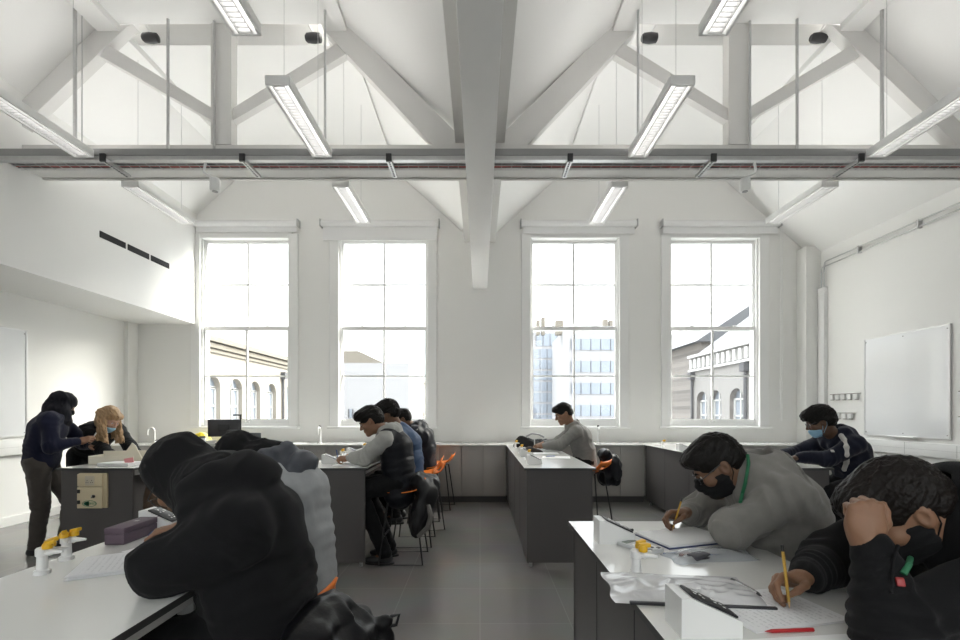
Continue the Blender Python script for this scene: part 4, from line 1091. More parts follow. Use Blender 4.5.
def side_wing(xf, s, y0, y1, ztop, wins, label, wall_m, parapet, z0w, zs, pipes):
    """school wing running away from the windows; its face looks towards x = 0 (s = +1 when it stands at left)"""
    r = thing('exterior_wing', label, 'building', (xf - s * 3, (y0 + y1) / 2, -4))
    X = lambda a, b: tuple(sorted((xf + s * a, xf + s * b)))
    edges = [y0]
    for yc in wins: edges += [yc - .42, yc + .42]
    edges.append(y1)
    m = MB()
    a, b = X(-6, 0)
    for i in range(0, len(edges), 2): m.box(a, b, edges[i], edges[i + 1], -4, ztop)
    for yc in wins:
        # wall with an arched hole: below the sill, and the spandrel over the arch
        m.box(a, b, yc - .42, yc + .42, -4, z0w)
        n = 8; arc = [(yc + .42 * math.cos(t), zs + .38 * math.sin(t)) for t in np.linspace(0, PI, n)]
        for k in range(n - 1):
            m.prism([arc[k], (arc[k][0], ztop), (arc[k + 1][0], ztop), arc[k + 1]], a, b, 'yz')
    m.build('wall', wall_m, r, smooth=0)
    for yc in wins:
        a, b = X(-.22, -.20)
        w = arched(MB(), *X(-.22, -.205), yc, .42, z0w, zs).build('window', EXTG, r, smooth=0)
        f = MB(); a, b = X(-.20, -.15)
        for yy in (yc - .39, yc, yc + .39): f.box(a, b, yy - .035, yy + .035, z0w, zs + (.0 if abs(yy - yc) > .1 else .34))
        for zz in np.arange(z0w + .03, zs, .62): f.box(a, b, yc - .39, yc + .39, zz - .03, zz + .03)
        f.box(a, b, yc - .39, yc + .39, zs - .03, zs + .03)
        f.build('window_frame', EXTW, w, smooth=0)
        MB().box(*X(-.2, .06), yc - .5, yc + .5, z0w - .1, z0w).build('sill', EXTW, r, smooth=0)
    c = MB()
    if parapet == 'cornice':
        for (za, zb, o) in ((ztop - .45, ztop - .35, .06), (ztop - .30, ztop - .14, .12), (ztop - .10, ztop + .06, .22)): c.box(*X(-.1, o), y0, y1, za, zb)
        c.build('cornice', STONED, r, smooth=0)
    else:
        c.box(*X(-.1, .10), y0, y1, ztop - .62, ztop - .54); c.box(*X(-.1, .12), y0, y1, ztop - .05, ztop + .05)
        for q in np.arange(y0 + .1, y1 - .1, .36): c.box(*X(0, .07), q, q + .16, ztop - .50, ztop - .12)
        c.build('parapet_course', EXTW, r, smooth=0)
    a = xf - s * .1; rg = xf - s * 4.2
    MB().prism([(a, ztop), (rg, ztop + 2.1 + (0.9 if parapet != 'cornice' else -.4)), (rg - s * 2, ztop + 1.8), (rg - s * 2, ztop)], y0, y1).build('roof', SLATE if parapet != 'cornice' else STONED, r, smooth=0)
    for yy in pipes:
        p_ = MB(); p_.tube([(xf + s * .07, yy, -4), (xf + s * .07, yy, ztop - .7)], .055, 8); p_.box(*X(.0, .2), yy - .13, yy + .13, ztop - .95, ztop - .65)
        p_.build('downpipe', PIPEM, r)
    return r
side_wing(-9.0, 1, 11.0, 26.0, 3.85, [12.2, 13.8, 15.3, 16.75, 18.15, 19.6, 21.4, 22.9, 24.4], 'pale stone wing with arched windows seen through the left window', STONE, 'cornice', -.9, 2.25, [20.6])
side_wing(8.9, -1, 9.5, 19.2, 3.7, [11.0, 12.6, 13.5, 14.55, 15.75, 17.15, 18.2], 'grey brick wing with slate roof seen through the right window', BRICK, 'brick', .0, 1.85, [15.1, 18.9])
def block(name, label, x0, x1, y0, y1, z1, wall_m, floors, roof=None):
    r = thing(name, label, 'building', ((x0 + x1) / 2, (y0 + y1) / 2, -4))
    MB().box(x0, x1, y0, y1, -4, z1).build('wall', wall_m, r, smooth=0)
    for (a, b, za, zb, n_) in floors:
        p_ = MB().box(a, b, y0 - .06, y0 + .02, za, zb).build('glazing', EXTG, r, smooth=0)
        f = MB()
        for i in range(n_ + 1): x = a + (b - a) * i / n_; f.box(x - .05, x + .05, y0 - .10, y0 - .06, za, zb)
        f.build('mullion', PIPEM, p_, smooth=0)
    if roof:
        a, b, za, h = roof
        MB().prism([(a, za), (b, za), (b - (b - a) * .42, za + h), (a + (b - a) * .30, za + h)], y0 + .5, y1).build('roof', STONED, r, smooth=0)
    return r
D2 = 32.0; q = D2 / F
block('exterior_block', 'plain white building with a low pitched roof seen through the second window', (318 - 480) * q, (409 - 480) * q, D2, D2 + 8, EYE + 49 * q, BLDW, [((349 - 480) * q, (353 - 480) * q, EYE - 6 * q, EYE + 3 * q, 1)], ((318 - 480) * q, (384 - 480) * q, EYE + 49 * q, 13 * q))
D2 = 44.0; q = D2 / F
block('exterior_house', 'tan brick house with tall windows seen at the right of the second window', (406 - 480) * q, (424 - 480) * q, D2, D2 + 8, EYE + 28 * q, mat('tan_brick', (.17,.15,.12), .9, var=.1), [((411 - 480) * q, (414 - 480) * q, EYE - 4 * q, EYE + 25 * q, 1), ((416 - 480) * q, (420 - 480) * q, EYE - 4 * q, EYE + 25 * q, 2)], ((404 - 480) * q, (426 - 480) * q, EYE + 28 * q, 9 * q))
D2 = 60.0; q = D2 / F
bands = [((571 - 480) * q, (640 - 480) * q, EYE + (412 - b) * q, EYE + (412 - a) * q, 7) for a, b in ((339, 350), (361, 372), (383, 394), (405, 416))]
r3 = block('office_block', 'white banded office block seen through the third window', (569 - 480) * q, (642 - 480) * q, D2, D2 + 14, EYE + 86 * q, BLDW, bands)
pl = MB()
for a, b, h in ((536, 539, 6), (541, 544, 9), (555, 562, 6), (602, 606, 7), (608, 611, 6)): pl.box((a - 480) * (q * 1.1), (b - 480) * (q * 1.1), D2 + 5, D2 + 6, EYE + 84 * q, EYE + (86 + h) * q * 1.08)
pl.build('roof_plant', STONED, r3, smooth=0)
D2 = 76.0; q = D2 / F
gl = [((526 - 480) * q, (568 - 480) * q, EYE + (412 - b) * q, EYE + (412 - a) * q, 6) for a, b in ((349, 358), (360, 369), (371, 380), (382, 391), (393, 402), (404, 413), (415, 424))]
block('glass_tower', 'pale blue glass office tower left of the banded block', (524 - 480) * q, (569 - 480) * q, D2, D2 + 12, EYE + 80 * q, BLDW, gl + [((536 - 480) * q, (557 - 480) * q, EYE + 66 * q, EYE + 78 * q, 3)])
D2 = 40.0; q = D2 / F
block('exterior_annex', 'pale low building left of the brick wing in the right window', (660 - 480) * q, (692 - 480) * q, D2, D2 + 8, EYE + 58 * q, BLDW, [((672 - 480) * q, (686 - 480) * q, EYE + a * q, EYE + (a + 9) * q, 3) for a in (0, 16, 32)])

hl = thing('exterior_hall', 'tall grey gabled building behind the brick wing in the right window', 'building', (15.5, 27, -4))
MB().box(11.7, 22.0, 24, 34, -4, 5.1).build('wall', BRICK, hl, smooth=0)
MB().prism([(11.3, 5.1), (22.4, 5.1), (17.0, 8.9)], 23.7, 34).build('roof', SLATE, hl, smooth=0)
# ------------------------------------------------------------------ people
def skin(name, c): 
    m = mat(name, c, .5, var=.10, vscale=14, bump=.12, bscale=260, spec=.4)
    b = m.node_tree.nodes['Principled BSDF']; b.inputs['Subsurface Weight'].default_value = .12; b.inputs['Subsurface Radius'].default_value = (.01, .004, .002); b.inputs['Subsurface Scale'].default_value = .5
    return m
SK_TAN = skin('skin_tan', (.26, .138, .082)); SK_BRN = skin('skin_brown', (.17, .09, .053)); SK_FAIR = skin('skin_fair', (.56, .34, .25)); SK_DARK = skin('skin_dark', (.13, .072, .047))
HAIRB = mat('hair_black', (.006, .0048, .004), .45, var=.35, vscale=60, bump=.6, bscale=160, spec=.2)
HAIRC = mat('hair_dark_brown', (.0085, .006, .005), .45, var=.4, vscale=70, bump=.7, bscale=140, spec=.2)
BLOND = mat('hair_fair', (.42, .27, .14), .45, var=.45, vscale=22, bump=.6, bscale=120, stretch=(3, 3, .6))
EYEW = mat('eye_white', (.70, .68, .66), .2, var=.02); IRIS = mat('iris_brown', (.03, .018, .012), .15)
def cloth(name, c, rough=.9, sheen=.15, bump=.35, bscale=420, var=.10): return mat(name, c, rough, var=var, vscale=30, bump=bump, bscale=bscale, sheen=sheen, spec=.25)
CL_BLACK = cloth('black_fleece', (.0065, .0065, .0075), sheen=.04); CL_GREYH = cloth('heather_grey_fleece', (.225, .215, .20), var=.16); CL_LGREY = cloth('light_grey_fleece', (.42, .42, .40), var=.12)
CL_NAVY = cloth('navy_fleece', (.010, .012, .032)); CL_NAVYD = cloth('navy_tracksuit', (.009, .011, .024)); CL_BLUE = cloth('blue_nylon', (.045, .085, .17), .5, .0, .2, 60); CL_VEST = cloth('black_quilted_nylon', (.010, .011, .015), .5, .0, .3, 60)
CL_JERSEY = cloth('grey_jumper', (.24, .235, .225), var=.12); CL_JEANS = cloth('dark_jeans', (.03, .042, .075)); CL_TROUS = cloth('black_trousers', (.008, .008, .009), sheen=.04); CL_BRTR = cloth('brown_grey_trousers', (.075, .065, .058))
CL_JACK = cloth('grey_nylon_jacket', (.36, .37, .38), .45, .0, .2, 50); CL_JACKH = cloth('dark_grey_hood', (.085, .09, .105), .5, .0, .2, 50)
CL_HIJAB = cloth('black_scarf', (.0055, .0055, .0065), .8, .04, .3, 300); MASKB = cloth('black_mask', (.009, .009, .010), .8, .03, .2, 500); MASKL = mat('blue_surgical_mask', (.30, .52, .68), .7, var=.04)
SHOEB = mat('black_shoe', (.02, .02, .022), .5); SOLE = mat('white_sole', (.6, .6, .58), .6); FRAMEM = mat('glasses_frame', (.02, .02, .022), .3); LANY = mat('green_lanyard', (.015, .14, .06), .6); WHITES = cloth('white_stripe', (.58, .56, .53))

class Head:
    """head frame: X to the person's left ear... right-handed with Y forward (nose) and Z up (crown)"""
    def __init__(s, c, fwd, up, scale=1.0):
        s.c = A(*c); y = nrm(fwd); z = nrm(A(*up) - y * (A(*up) @ y)); x = np.cross(y, z)
        s.R = np.stack([x, y, z], 1); s.s = scale
    def w(s, x, y, z): return s.c + s.R @ (A(x, y, z) * s.s)
    def d(s, x, y, z): return s.R @ A(x, y, z)
def head_solids(S, H, neck, face=True):
    s = H.s
    E = lambda c, r, k=.02, cut=False: S.ell(H.w(*c), A(*r) * s, H.R, k, cut)
    K = lambda a, b, ra, rb=None, k=.012: S.cone(H.w(*a), H.w(*b), ra * s, (rb if rb is not None else ra) * s, k)
    E((0, -.012, .036), (.075, .096, .088), .03)
    E((0, .022, -.035), (.060, .070, .082), .03)
    E((0, -.005, -.02), (.066, .080, .075), .03)
    K((-.042, .005, -.075), (-.012, .068, -.098), .018, .015, .025); K((.042, .005, -.075), (.012, .068, -.098), .018, .015, .025)
    K((-.010, .073, -.094), (.010, .073, -.094), .016, None, .02)
    K((-.034, .080, .022), (.034, .080, .022), .011, None, .018)
    for q in (-1, 1):
        E((q * .048, .066, -.022), (.022, .020, .018), .025)                  # cheek
    K((0, .090, .014), (0, .112, -.026), .0085, .0115, .012)                  # nose
    for q in (-1, 1):
        E((q * .012, .100, -.030), (.010, .011, .008), .008)
    K((-.019, .089, -.056), (.019, .089, -.056), .0075, None, .008); K((-.016, .088, -.068), (.016, .088, -.068), .008, None, .008)
    if face:
        for q in (-1, 1): E((q * .031, .100, .003), (.017, .018, .011), .010, True)
        for q in (-1, 1): K((q * .017, .081, .001), (q * .045, .076, .0), .0095, .009, .006)    # lids
    for q in (-1, 1):                                                         # ears
        S.ell(H.w(q * .080, -.012, -.004), A(.010, .020, .032) * s, H.R @ _rx(.2), .008)
        S.ell(H.w(q * .088, -.004, -.002), A(.006, .010, .016) * s, H.R, .004, True)
    S.cone(H.w(0, -.028, -.055), neck, .056 * s, .060, .03)
def _rx(a): return np.array([[1, 0, 0], [0, math.cos(a), -math.sin(a)], [0, math.sin(a), math.cos(a)]])
def rotv(v, ax, a):
    ax = nrm(ax); return v * math.cos(a) + np.cross(ax, v) * math.sin(a) + ax * (ax @ v) * (1 - math.cos(a))

POSES = {   # MCP, PIP, DIP flexion in degrees for index, middle, ring, little; thumb points in hand units (x thumb side, y along, z dorsal)
 'flat': ([(8, 12, 6), (6, 10, 6), (8, 12, 6), (10, 14, 8)], [(.030, .020, -.006), (.055, .048, -.014), (.066, .075, -.016), (.070, .098, -.016)], .06),
 'relax': ([(25, 30, 15), (30, 38, 20), (36, 42, 22), (40, 44, 22)], [(.030, .020, -.008), (.050, .048, -.022), (.050, .075, -.034), (.046, .096, -.040)], .05),
 'pencil': ([(36, 46, 16), (44, 56, 26), (54, 70, 34), (60, 74, 36)], [(.030, .018, -.010), (.046, .046, -.032), (.044, .074, -.046), (.030, .094, -.055)], .03),
 'fist': ([(78, 92, 50), (80, 95, 55), (82, 96, 55), (84, 96, 50)], [(.030, .020, -.010), (.050, .046, -.020), (.052, .074, -.030), (.046, .094, -.028)], .02),
}
FB = [((.028, .088, .001), (.043, .026, .020), .0092), ((.009, .093, .002), (.047, .030, .021), .0095), ((-.010, .088, .001), (.043, .028, .020), .0090), ((-.028, .078, -.002), (.034, .021, .017), .0080)]
def hand(S, W, D, N, side, pose, sc=1.0):
    """adds a hand to solid S. W wrist, D towards the knuckles, N out of the back of the hand, side +1 right / -1 left. returns the grip point"""
    D = nrm(D); N = nrm(N - D * (N @ D)); T = np.cross(N, D) * side; W = A(*W)
    w = lambda q: W + (T * q[0] + D * q[1] + N * q[2]) * sc
    fl, th, spread = POSES[pose]
    S.ecap(w((0, -.01, 0)), w((.000, .035, 0)), T, (.028 * sc, .020 * sc), (.038 * sc, .016 * sc), .015)
    S.ecap(w((0, .030, 0)), w((.0, .080, 0)), T, (.038 * sc, .0165 * sc), (.040 * sc, .0125 * sc), .015)
    S.ell(w((.026, .030, -.010)), A(.016, .030, .015) * sc, np.stack([T, D, N], 1), .015)
    S.ell(w((-.026, .035, -.007)), A(.013, .034, .013) * sc, np.stack([T, D, N], 1), .015)
    tips = []
    for i, (b, L, r) in enumerate(FB):
        p = w(b); d = nrm(D + T * spread * (1.2 - i * .8)); ax = np.cross(d, -N)        # flexes towards the palm
        pts = [w((b[0] * .9, b[1] - .022, b[2] * .5)), p]; rs = [r * 1.05 * sc, r * 1.12 * sc]
        for j in range(3):
            d = rotv(d, ax, rad(fl[i][j])); p = p + d * L[j] * sc; pts.append(p); rs.append(r * (1.0, .93, .80)[j] * sc)
        S.chain(pts, rs, .0035); tips.append(p)
    S.chain([w(q) for q in th], [.0135 * sc, .0115 * sc, .0105 * sc, .0085 * sc], .005)
    tips.append(w(th[-1]))
    return (tips[0] + tips[4]) / 2, T, D, N

def person(label, loc, name='person'): return thing(name, label, 'person', loc)
class Figure:
    def __init__(s, label, pel, nb, fwd, head_c, head_f, head_u, skin_m, hscale=1.0, sw=.175, h=.006, bulge=.05, ground=None, width=1.0):
        s.pel, s.nb = A(*pel), A(*nb); s.fwd = nrm(fwd); s.up = nrm(s.nb - s.pel); s.left = nrm(np.cross(A(0, 0, 1), s.fwd)); s.h = h; s.wd = width
        s.H = Head(head_c, head_f, head_u, hscale); s.skin = skin_m
        s.root = person(label, (s.pel[0], s.pel[1], 0 if ground is None else ground))
        back = -nrm(s.fwd - s.up * (s.fwd @ s.up))
        s.back = back
        L = s.nb - s.pel
        s.waist = s.pel + L * .33 + back * bulge * .8; s.chest = s.pel + L * .68 + back * bulge; s.upc = s.pel + L * .90 + back * bulge * .35
        s.sho = {q: s.nb - s.up * .055 + s.left * sw * q + back * .01 for q in (1, -1)}      # +1 = left
        s.elb, s.wri, s.kne, s.ank, s.hand, s.hip = {}, {}, {}, {}, {}, {}
        for q in (1, -1): s.hip[q] = s.pel + s.left * .095 * q
    def arm(s, q, elb, wri, D=None, N=(0, 0, 1), pose='relax', sc=.92, table=.9035):
        s.elb[q], s.wri[q] = A(*elb), A(*wri); s.hand[q] = (nrm(A(*wri) - A(*elb)) if D is None else nrm(D), A(*N), pose, sc)
        if .88 < wri[2] < .985 and table:                                        # a hand that lies on the bench rests on it
            t = Sdf(); D_, N_, p_, c_ = s.hand[q]; hand(t, s.wri[q], D_, N_, -q, p_, c_)
            s.wri[q] = s.wri[q] + A(0, 0, table - min(p[2] - r for p, r in t.rec))
        return s
    def leg(s, q, kne, ank, toe=None):
        s.kne[q], s.ank[q] = A(*kne), A(*ank); return s
    def sit(s, seat_fwd=.40, kz=-.05, az=.30, ax=.30, spread=.0):
        for q in (1, -1):
            k = s.hip[q] + s.fwd * seat_fwd + s.left * q * (.02 + spread) + A(0, 0, kz)
            s.leg(q, k, A(k[0], k[1], 0) - s.fwd * (seat_fwd - ax) + A(0, 0, az))
        return s
    def bounds(s, pad=.18):
        P_ = [s.pel, s.nb, s.H.c] + [d[q] for d in (s.sho, s.elb, s.wri, s.kne, s.ank) for q in d]
        P_ += [s.wri[q] + s.hand[q][0] * .2 for q in s.wri]
        P_ = np.stack(P_); return P_.min(0) - pad, P_.max(0) + pad
    def body(s, face=True):
        S = Sdf(); w = s.wd
        S.ecap(s.pel, s.waist, s.left, (.150 * w, .105), (.130 * w, .098), .05); S.ecap(s.waist, s.chest, s.left, (.130 * w, .098), (.150 * w, .108), .05); S.ecap(s.chest, s.upc, s.left, (.150 * w, .108), (.12 * w, .075), .05)
        S.cone(s.upc, s.nb, .075, .058, .04)
        for q in s.elb:
            S.cone(s.upc, s.sho[q], .055, .050, .04); S.cone(s.sho[q], s.elb[q], .048, .040, .03); S.cone(s.elb[q], s.wri[q], .040, .027, .02)
        for q in s.kne:
            S.cone(s.hip[q], s.kne[q], .078, .055, .03); S.cone(s.kne[q], s.ank[q], .052, .036, .02)
            S.cone(s.ank[q], s.ank[q] + s.fwd * .07 - A(0, 0, .045), .034, .022, .02)
        head_solids(S, s.H, s.nb, face)
        s.grip = {}
        for q in s.wri:
            D, N, pose, sc = s.hand[q]
            s.grip[q] = hand(S, s.wri[q], D, N, -q, pose, sc)
        lo, hi = s.bounds(); s.body_o = S.build('body', s.h, s.skin, s.root, lo, hi)
        return s
    def eyes(s):
        H = s.H
        for q in (-1, 1):
            m = MB(); m.v = []; c = H.w(q * .031, .0775, .003)
            m.lathe([(0, -.0115), (.006, -.0098), (.010, -.0055), (.0115, 0), (.010, .0055), (.006, .0098), (0, .0115)], (0, 0, 0), 14, 'y')
            m.v = [tuple(c + H.R @ A(*v) * H.s) for v in m.v]
            e = m.build('eye', EYEW, s.root)
            m = MB(); m.lathe([(0, .0108), (.005, .0108), (.0045, .0121), (0, .0124)], (0, 0, 0), 12, 'y'); m.v = [tuple(c + H.R @ A(*v) * H.s) for v in m.v]
            m.build('iris', IRIS, e)
        return s
    def brows(s, m_):
        H = s.H
        for q in (-1, 1):
            m = MB(); pts = [H.w(q * x, y, z) for x, y, z in ((.014, .0945, .022), (.028, .0925, .028), (.046, .082, .024))]
            m.tube(pts, [.0042, .0048, .002], 8); m.build('eyebrow', m_, s.root)
        return s
    def top(s, name, m_, ease=.020, sleeve=.022, cuff=.012, folds=(.010, 11), hem=-.06, neckline=.0, arms=True, h=None, extra=None, relax=1, rings_=.006, armfold=None, label=None, parent=None, puff=0.0, sleeve_end=.02):
        S = Sdf(); w = s.wd; e = ease
        hp = s.pel + s.up * hem
        S.ecap(hp, s.waist, s.left, (.158 * w + e, .115 + e), (.142 * w + e, .108 + e), .05); S.ecap(s.waist, s.chest, s.left, (.142 * w + e, .108 + e), (.158 * w + e, .115 + e), .05)
        S.ecap(s.chest, s.upc, s.left, (.158 * w + e, .115 + e), (.125 * w + e, .085 + e * .6), .05); S.cone(s.upc, s.nb + s.up * (.0 + neckline), .082 + e * .4, .070 + e * .2, .04)
        dis = [wrinkles(folds[0], folds[1], s.up, 1.6)]
        if arms:
            for q in s.elb:
                a = nrm(s.wri[q] - s.elb[q])
                S.cone(s.upc, s.sho[q] - s.up * .008, .062 + e * .6, .050 + e * .4, .06); S.cone(s.sho[q] - s.up * .008, s.elb[q], .050 + sleeve, .046 + sleeve, .035); S.cone(s.elb[q], s.wri[q] - a * (.045 + sleeve_end), .046 + sleeve, .034 + sleeve * .75, .025)
                S.cone(s.wri[q] - a * (.055 + sleeve_end), s.wri[q] - a * sleeve_end, .033 + cuff, .030 + cuff, .008)
                dis += [rings(s.elb[q], a, .09, .038, rings_), rings(s.wri[q] - a * .08, a, .06, .030, rings_ * .8), rings(s.sho[q], nrm(s.elb[q] - s.sho[q]), .10, .06, rings_ * .5)]
        else:
            for q in s.sho: S.cone(s.upc, s.sho[q], .060 + e * .5, .045 + e * .5, .05)
        dis.append(rings(s.waist, s.up, .16, .055, rings_))
        if puff: dis.append(lambda p: -puff * np.abs(np.sin((p - s.pel) @ s.up * PI / .075)))
        if extra: extra(S)
        S.disp = total(*dis); S.dmax = folds[0] + rings_ * 2 + puff
        lo, hi = s.bounds(.24); return S.build(name, h or s.h * 1.2, m_, parent or s.root, lo, hi, relax, label)
    def hood_down(s, S, r=.034, back=.035, drop=.02, big=.05):
        """a hood lying round the neck and on the upper back"""
        B = s.back; u = s.up; L = s.left; n_ = s.nb
        pts = [n_ - B * .085 - L * .045 - u * .035, n_ - B * .02 - L * .088 + u * .012, n_ + B * .05 - L * .075 + u * .03, n_ + B * .085 + u * .032, n_ + B * .05 + L * .075 + u * .03, n_ - B * .02 + L * .088 + u * .012, n_ - B * .085 + L * .045 - u * .035]
        S.chain(pts, [r * .6, r * .85, r, r * 1.05, r, r * .85, r * .6], .03)
        S.ell(n_ + B * (.075 + back) - u * (.045 + drop), (.105, .05 + back * .4, .085), np.stack([L, B, u], 1), .04)
        S.ell(n_ + B * (.12 + back) - u * (.01 + drop * .5), (.085, big * .7, .045), np.stack([L, B, u], 1), .03)
        S.ell(n_ + B * .06 + u * .055, (.06, .045, .035), np.stack([L, B, u], 1), .0151, True)
    def hood_part(s, name, m_, **k):
        S = Sdf(); s.hood_down(S, **k); S.disp = wrinkles(.012, 16, s.left, 1.5); S.dmax = .016
        S.ell(s.nb + s.up * .09, (.062, .062, .10), np.stack([s.left, s.back, s.up], 1), .01, True)
        return S.build(name, s.h, m_, s.root, s.nb - .34, s.nb + .34, 1)
    def trousers(s, m_, ease=.014, name='trousers', folds=(.008, 13)):
        S = Sdf(); w = s.wd; dis = [wrinkles(*folds)]
        S.ecap(s.pel - s.up * .0, s.pel + s.up * .10, s.left, (.155 * w + ease, .112 + ease), (.138 * w + ease, .103 + ease), .05)
        for q in s.kne:
            S.cone(s.hip[q], s.kne[q], .082 + ease, .060 + ease, .04); S.cone(s.kne[q], s.ank[q], .057 + ease, .043 + ease, .025)
            dis += [rings(s.kne[q], s.ank[q] - s.kne[q], .10, .045, .005), rings(s.ank[q], s.ank[q] - s.kne[q], .08, .035, .006)]
        S.disp = total(*dis); S.dmax = .02
        lo, hi = s.bounds(.2); return S.build(name, s.h * 1.3, m_, s.root, lo, hi, 1)
    def shoes(s, m_=SHOEB, flat=True):
        for q in s.ank:
            S = Sdf(); a = s.ank[q]; f = s.fwd; b = A(a[0], a[1], a[2] - .065)
            R_ = np.stack([s.left, f, A(0, 0, 1)], 1)
            S.ell(b - f * .02 + A(0, 0, .01), (.040, .055, .050), R_, .03); S.ell(b + f * .09, (.047, .105, .036), R_, .03); S.cone(a, b, .045, .042, .03)
            S.plane_cut(b - A(0, 0, .022), (0, 0, -1)); S.dmax = .0
            o = S.build('shoe', .006, m_, s.root, b - .22, b + .26, 1)
            m = MB(); ring = [(b + f * y + s.left * x) for x, y in [(.044 * math.cos(t) * (1 - .1 * math.sin(t)), .045 + .135 * math.sin(t)) for t in np.linspace(0, 2 * PI, 24, endpoint=False)]]
            m.prism([(p[0], p[1]) for p in ring], b[2] - .040, b[2] - .021, 'xy'); m.build('sole', SOLE if m_ is not SHOEB else SHOEB, o)
        return s
    def hair(s, m_, top=.016, side=.008, fringe=.0, rough=.006, freq=55, h=None, back_z=-.055, low=.0, extra=None, dome=1.0, name='hair', sidecut=True):
        H = s.H; S = Sdf(); q = H.s
        S.ell(H.w(0, -.014, .040), A(.075 + side, .098 + top * .7, (.088 + top) * dome) * q, H.R, .02)
        S.ell(H.w(0, -.040, .000), A(.069 + side, .072 + top * .5, .075) * q, H.R, .02)
        if fringe: S.ell(H.w(0, .060, .085), A(.062, .046 + fringe * .5, .030 + fringe * .6) * q, H.R, .025)
        if extra: extra(S, H)
        S.ell(H.w(0, .098, -.035), A(.082, .066, .092) * q, H.R, .006, True)       # the face
        if sidecut:
            for t in (-1, 1): S.ell(H.w(t * .085, .005, -.042), A(.035, .050, .062) * q, H.R, .006, True)
        S.plane_cut(H.w(0, -.06, back_z), H.d(0, .35, -1), .01)
        st = H.d(0, 1, -.3)
        S.disp = total(wrinkles(rough, freq, st, 4.0), wrinkles(rough * .5, freq * 2.1, st, 3.0, seed=3.3)); S.dmax = rough * 1.8
        return S.build(name, h or s.h * .8, m_, s.root, H.c - .27, H.c + .27)
    def mask(s, m_, zlo=-.112, zhi=-.012, infl=.006, ymin=.015, loops=True, nose=True):
        H = s.H; S = Sdf(); q = H.s; g = infl
        S.ell(H.w(0, .022, -.035), A(.060 + g, .070 + g, .082 + g) * q, H.R, .03); S.ell(H.w(0, -.005, -.02), A(.066 + g, .080 + g, .075 + g) * q, H.R, .03)
        for t in (-1, 1): S.cone(H.w(t * .042, .005, -.075), H.w(t * .012, .068, -.098), (.018 + g) * q, (.016 + g) * q, .025)
        S.cone(H.w(-.010, .074, -.094), H.w(.010, .074, -.094), (.016 + g) * q, None, .02); S.cone(H.w(-.017, .092, -.06), H.w(.017, .092, -.06), (.012 + g) * q, None, .03)
        if nose: S.cone(H.w(0, .094, .0), H.w(0, .110, -.028), (.011 + g) * q, (.014 + g) * q, .03)
        S.plane_cut(H.w(0, .05, zhi), H.d(0, -.25, 1), .004); S.plane_cut(H.w(0, ymin, -.05), H.d(0, -1, -.15), .004); S.plane_cut(H.w(0, .05, zlo), H.d(0, .1, -1), .004)
        S.disp = lambda p: -.0015 * np.sin(((p - H.c) @ H.R)[:, 2] * 2 * PI / .022); S.dmax = .002
        o = S.build('face_mask', .0045 if s.h < .0055 else .006, m_, s.root, H.c - .22, H.c + .22, 1)
        if loops:
            for t in (-1, 1):
                MB().tube([H.w(t * .0655, .018, zhi - .018), H.w(t * .078, -.012, .018), H.w(t * .086, -.034, .0), H.w(t * .078, -.026, -.035), H.w(t * .061, .018, zlo + .03)], .0018, 6).build('ear_loop', m_, o)
        return s
    def glasses(s, m_=FRAMEM):
        H = s.H; g = MB()
        def loop(cx):
            pts = []
            for t in np.linspace(0, 2 * PI, 24, endpoint=False):
                x = .024 * np.sign(math.cos(t)) * abs(math.cos(t)) ** .6; z = .017 * np.sign(math.sin(t)) * abs(math.sin(t)) ** .6
                pts.append(H.w(cx + x, .1035 - .25 * (abs(cx + x) - .03) ** 2 / .05, .001 + z))
            return pts
        g.tube(loop(.031), .0019, 6, closed=True); o = g.build('glasses', m_, s.root)
        MB().tube(loop(-.031), .0019, 6, closed=True).build('rim', m_, o)
        MB().tube([H.w(-.008, .104, .004), H.w(0, .108, .006), H.w(.008, .104, .004)], .0019, 6).build('bridge', m_, o)
        for t in (-1, 1):
            MB().tube([H.w(t * .055, .098, .007), H.w(t * .077, .085, .008), H.w(t * .083, .0, .018), H.w(t * .084, -.02, .010)], .002, 6).build('temple', m_, o)
            MB().grid(lambda u, v, t=t: H.w(t * .031 + (u - .5) * .045, .1030, .001 + (v - .5) * .031), 2, 2).build('lens', glass('lens_glass', (.9, .92, .93), .12), o)
        return s
def patch(fig, S_fn, name, m_, h, lo, hi, parent=None, label=None):
    S = Sdf(); S_fn(S); return S.build(name, h, m_, parent or fig.root, lo, hi, 1, label)

Z = A(0, 0, 1)
# ---- 1. boy in grey sweatshirt (right foreground, far seat)
f = Figure('boy in grey sweatshirt, black mask and glasses writing at the right foreground bench', (1.205, 1.70, .73), (1.03, 1.72, 1.165), (-1, .03, 0),
           P(718, 466, 1.75), (-.76, .24, -.62), (-.60, .16, .78), SK_BRN, .91, .165, .004, .035, width=1.0)
f.sit(.36, -.04, .34, .20)
f.arm(1, (.885, 1.60, .985), (1.0, 1.82, .945), (.2, 1, 0), (0, 0, 1), 'relax', .9)
f.arm(-1, (.96, 2.02, .955), (.865, 1.91, .945), (-1, -.18, .0), (.0, .55, .85), 'pencil', .88, .9145)
f.body().eyes().brows(HAIRB)
f.hair(HAIRB, .013, .006, .015, .004, 60)
f.mask(MASKB, -.112, -.008, .006, -.002).glasses()
def ex(S): f.hood_down(S, .020, -.02, .0, .01)
tp_ = f.top('sweatshirt', CL_GREYH, .022, .013, .008, (.015, 8.5), -.04, .012, extra=ex, rings_=.013, h=.0048)
f.trousers(CL_JEANS); f.shoes()
def ribbon(fig, garment, pix, name, m_, w=.007, lift=.004):
    sk = Skin3(garment); h = [sk.hit(*q, lift) for q in pix]; h = [q for q in h if q is not None]
    if len(h) > 1: return MB().tube([q[0] for q in h], w, 8).build(name, m_, fig.root)
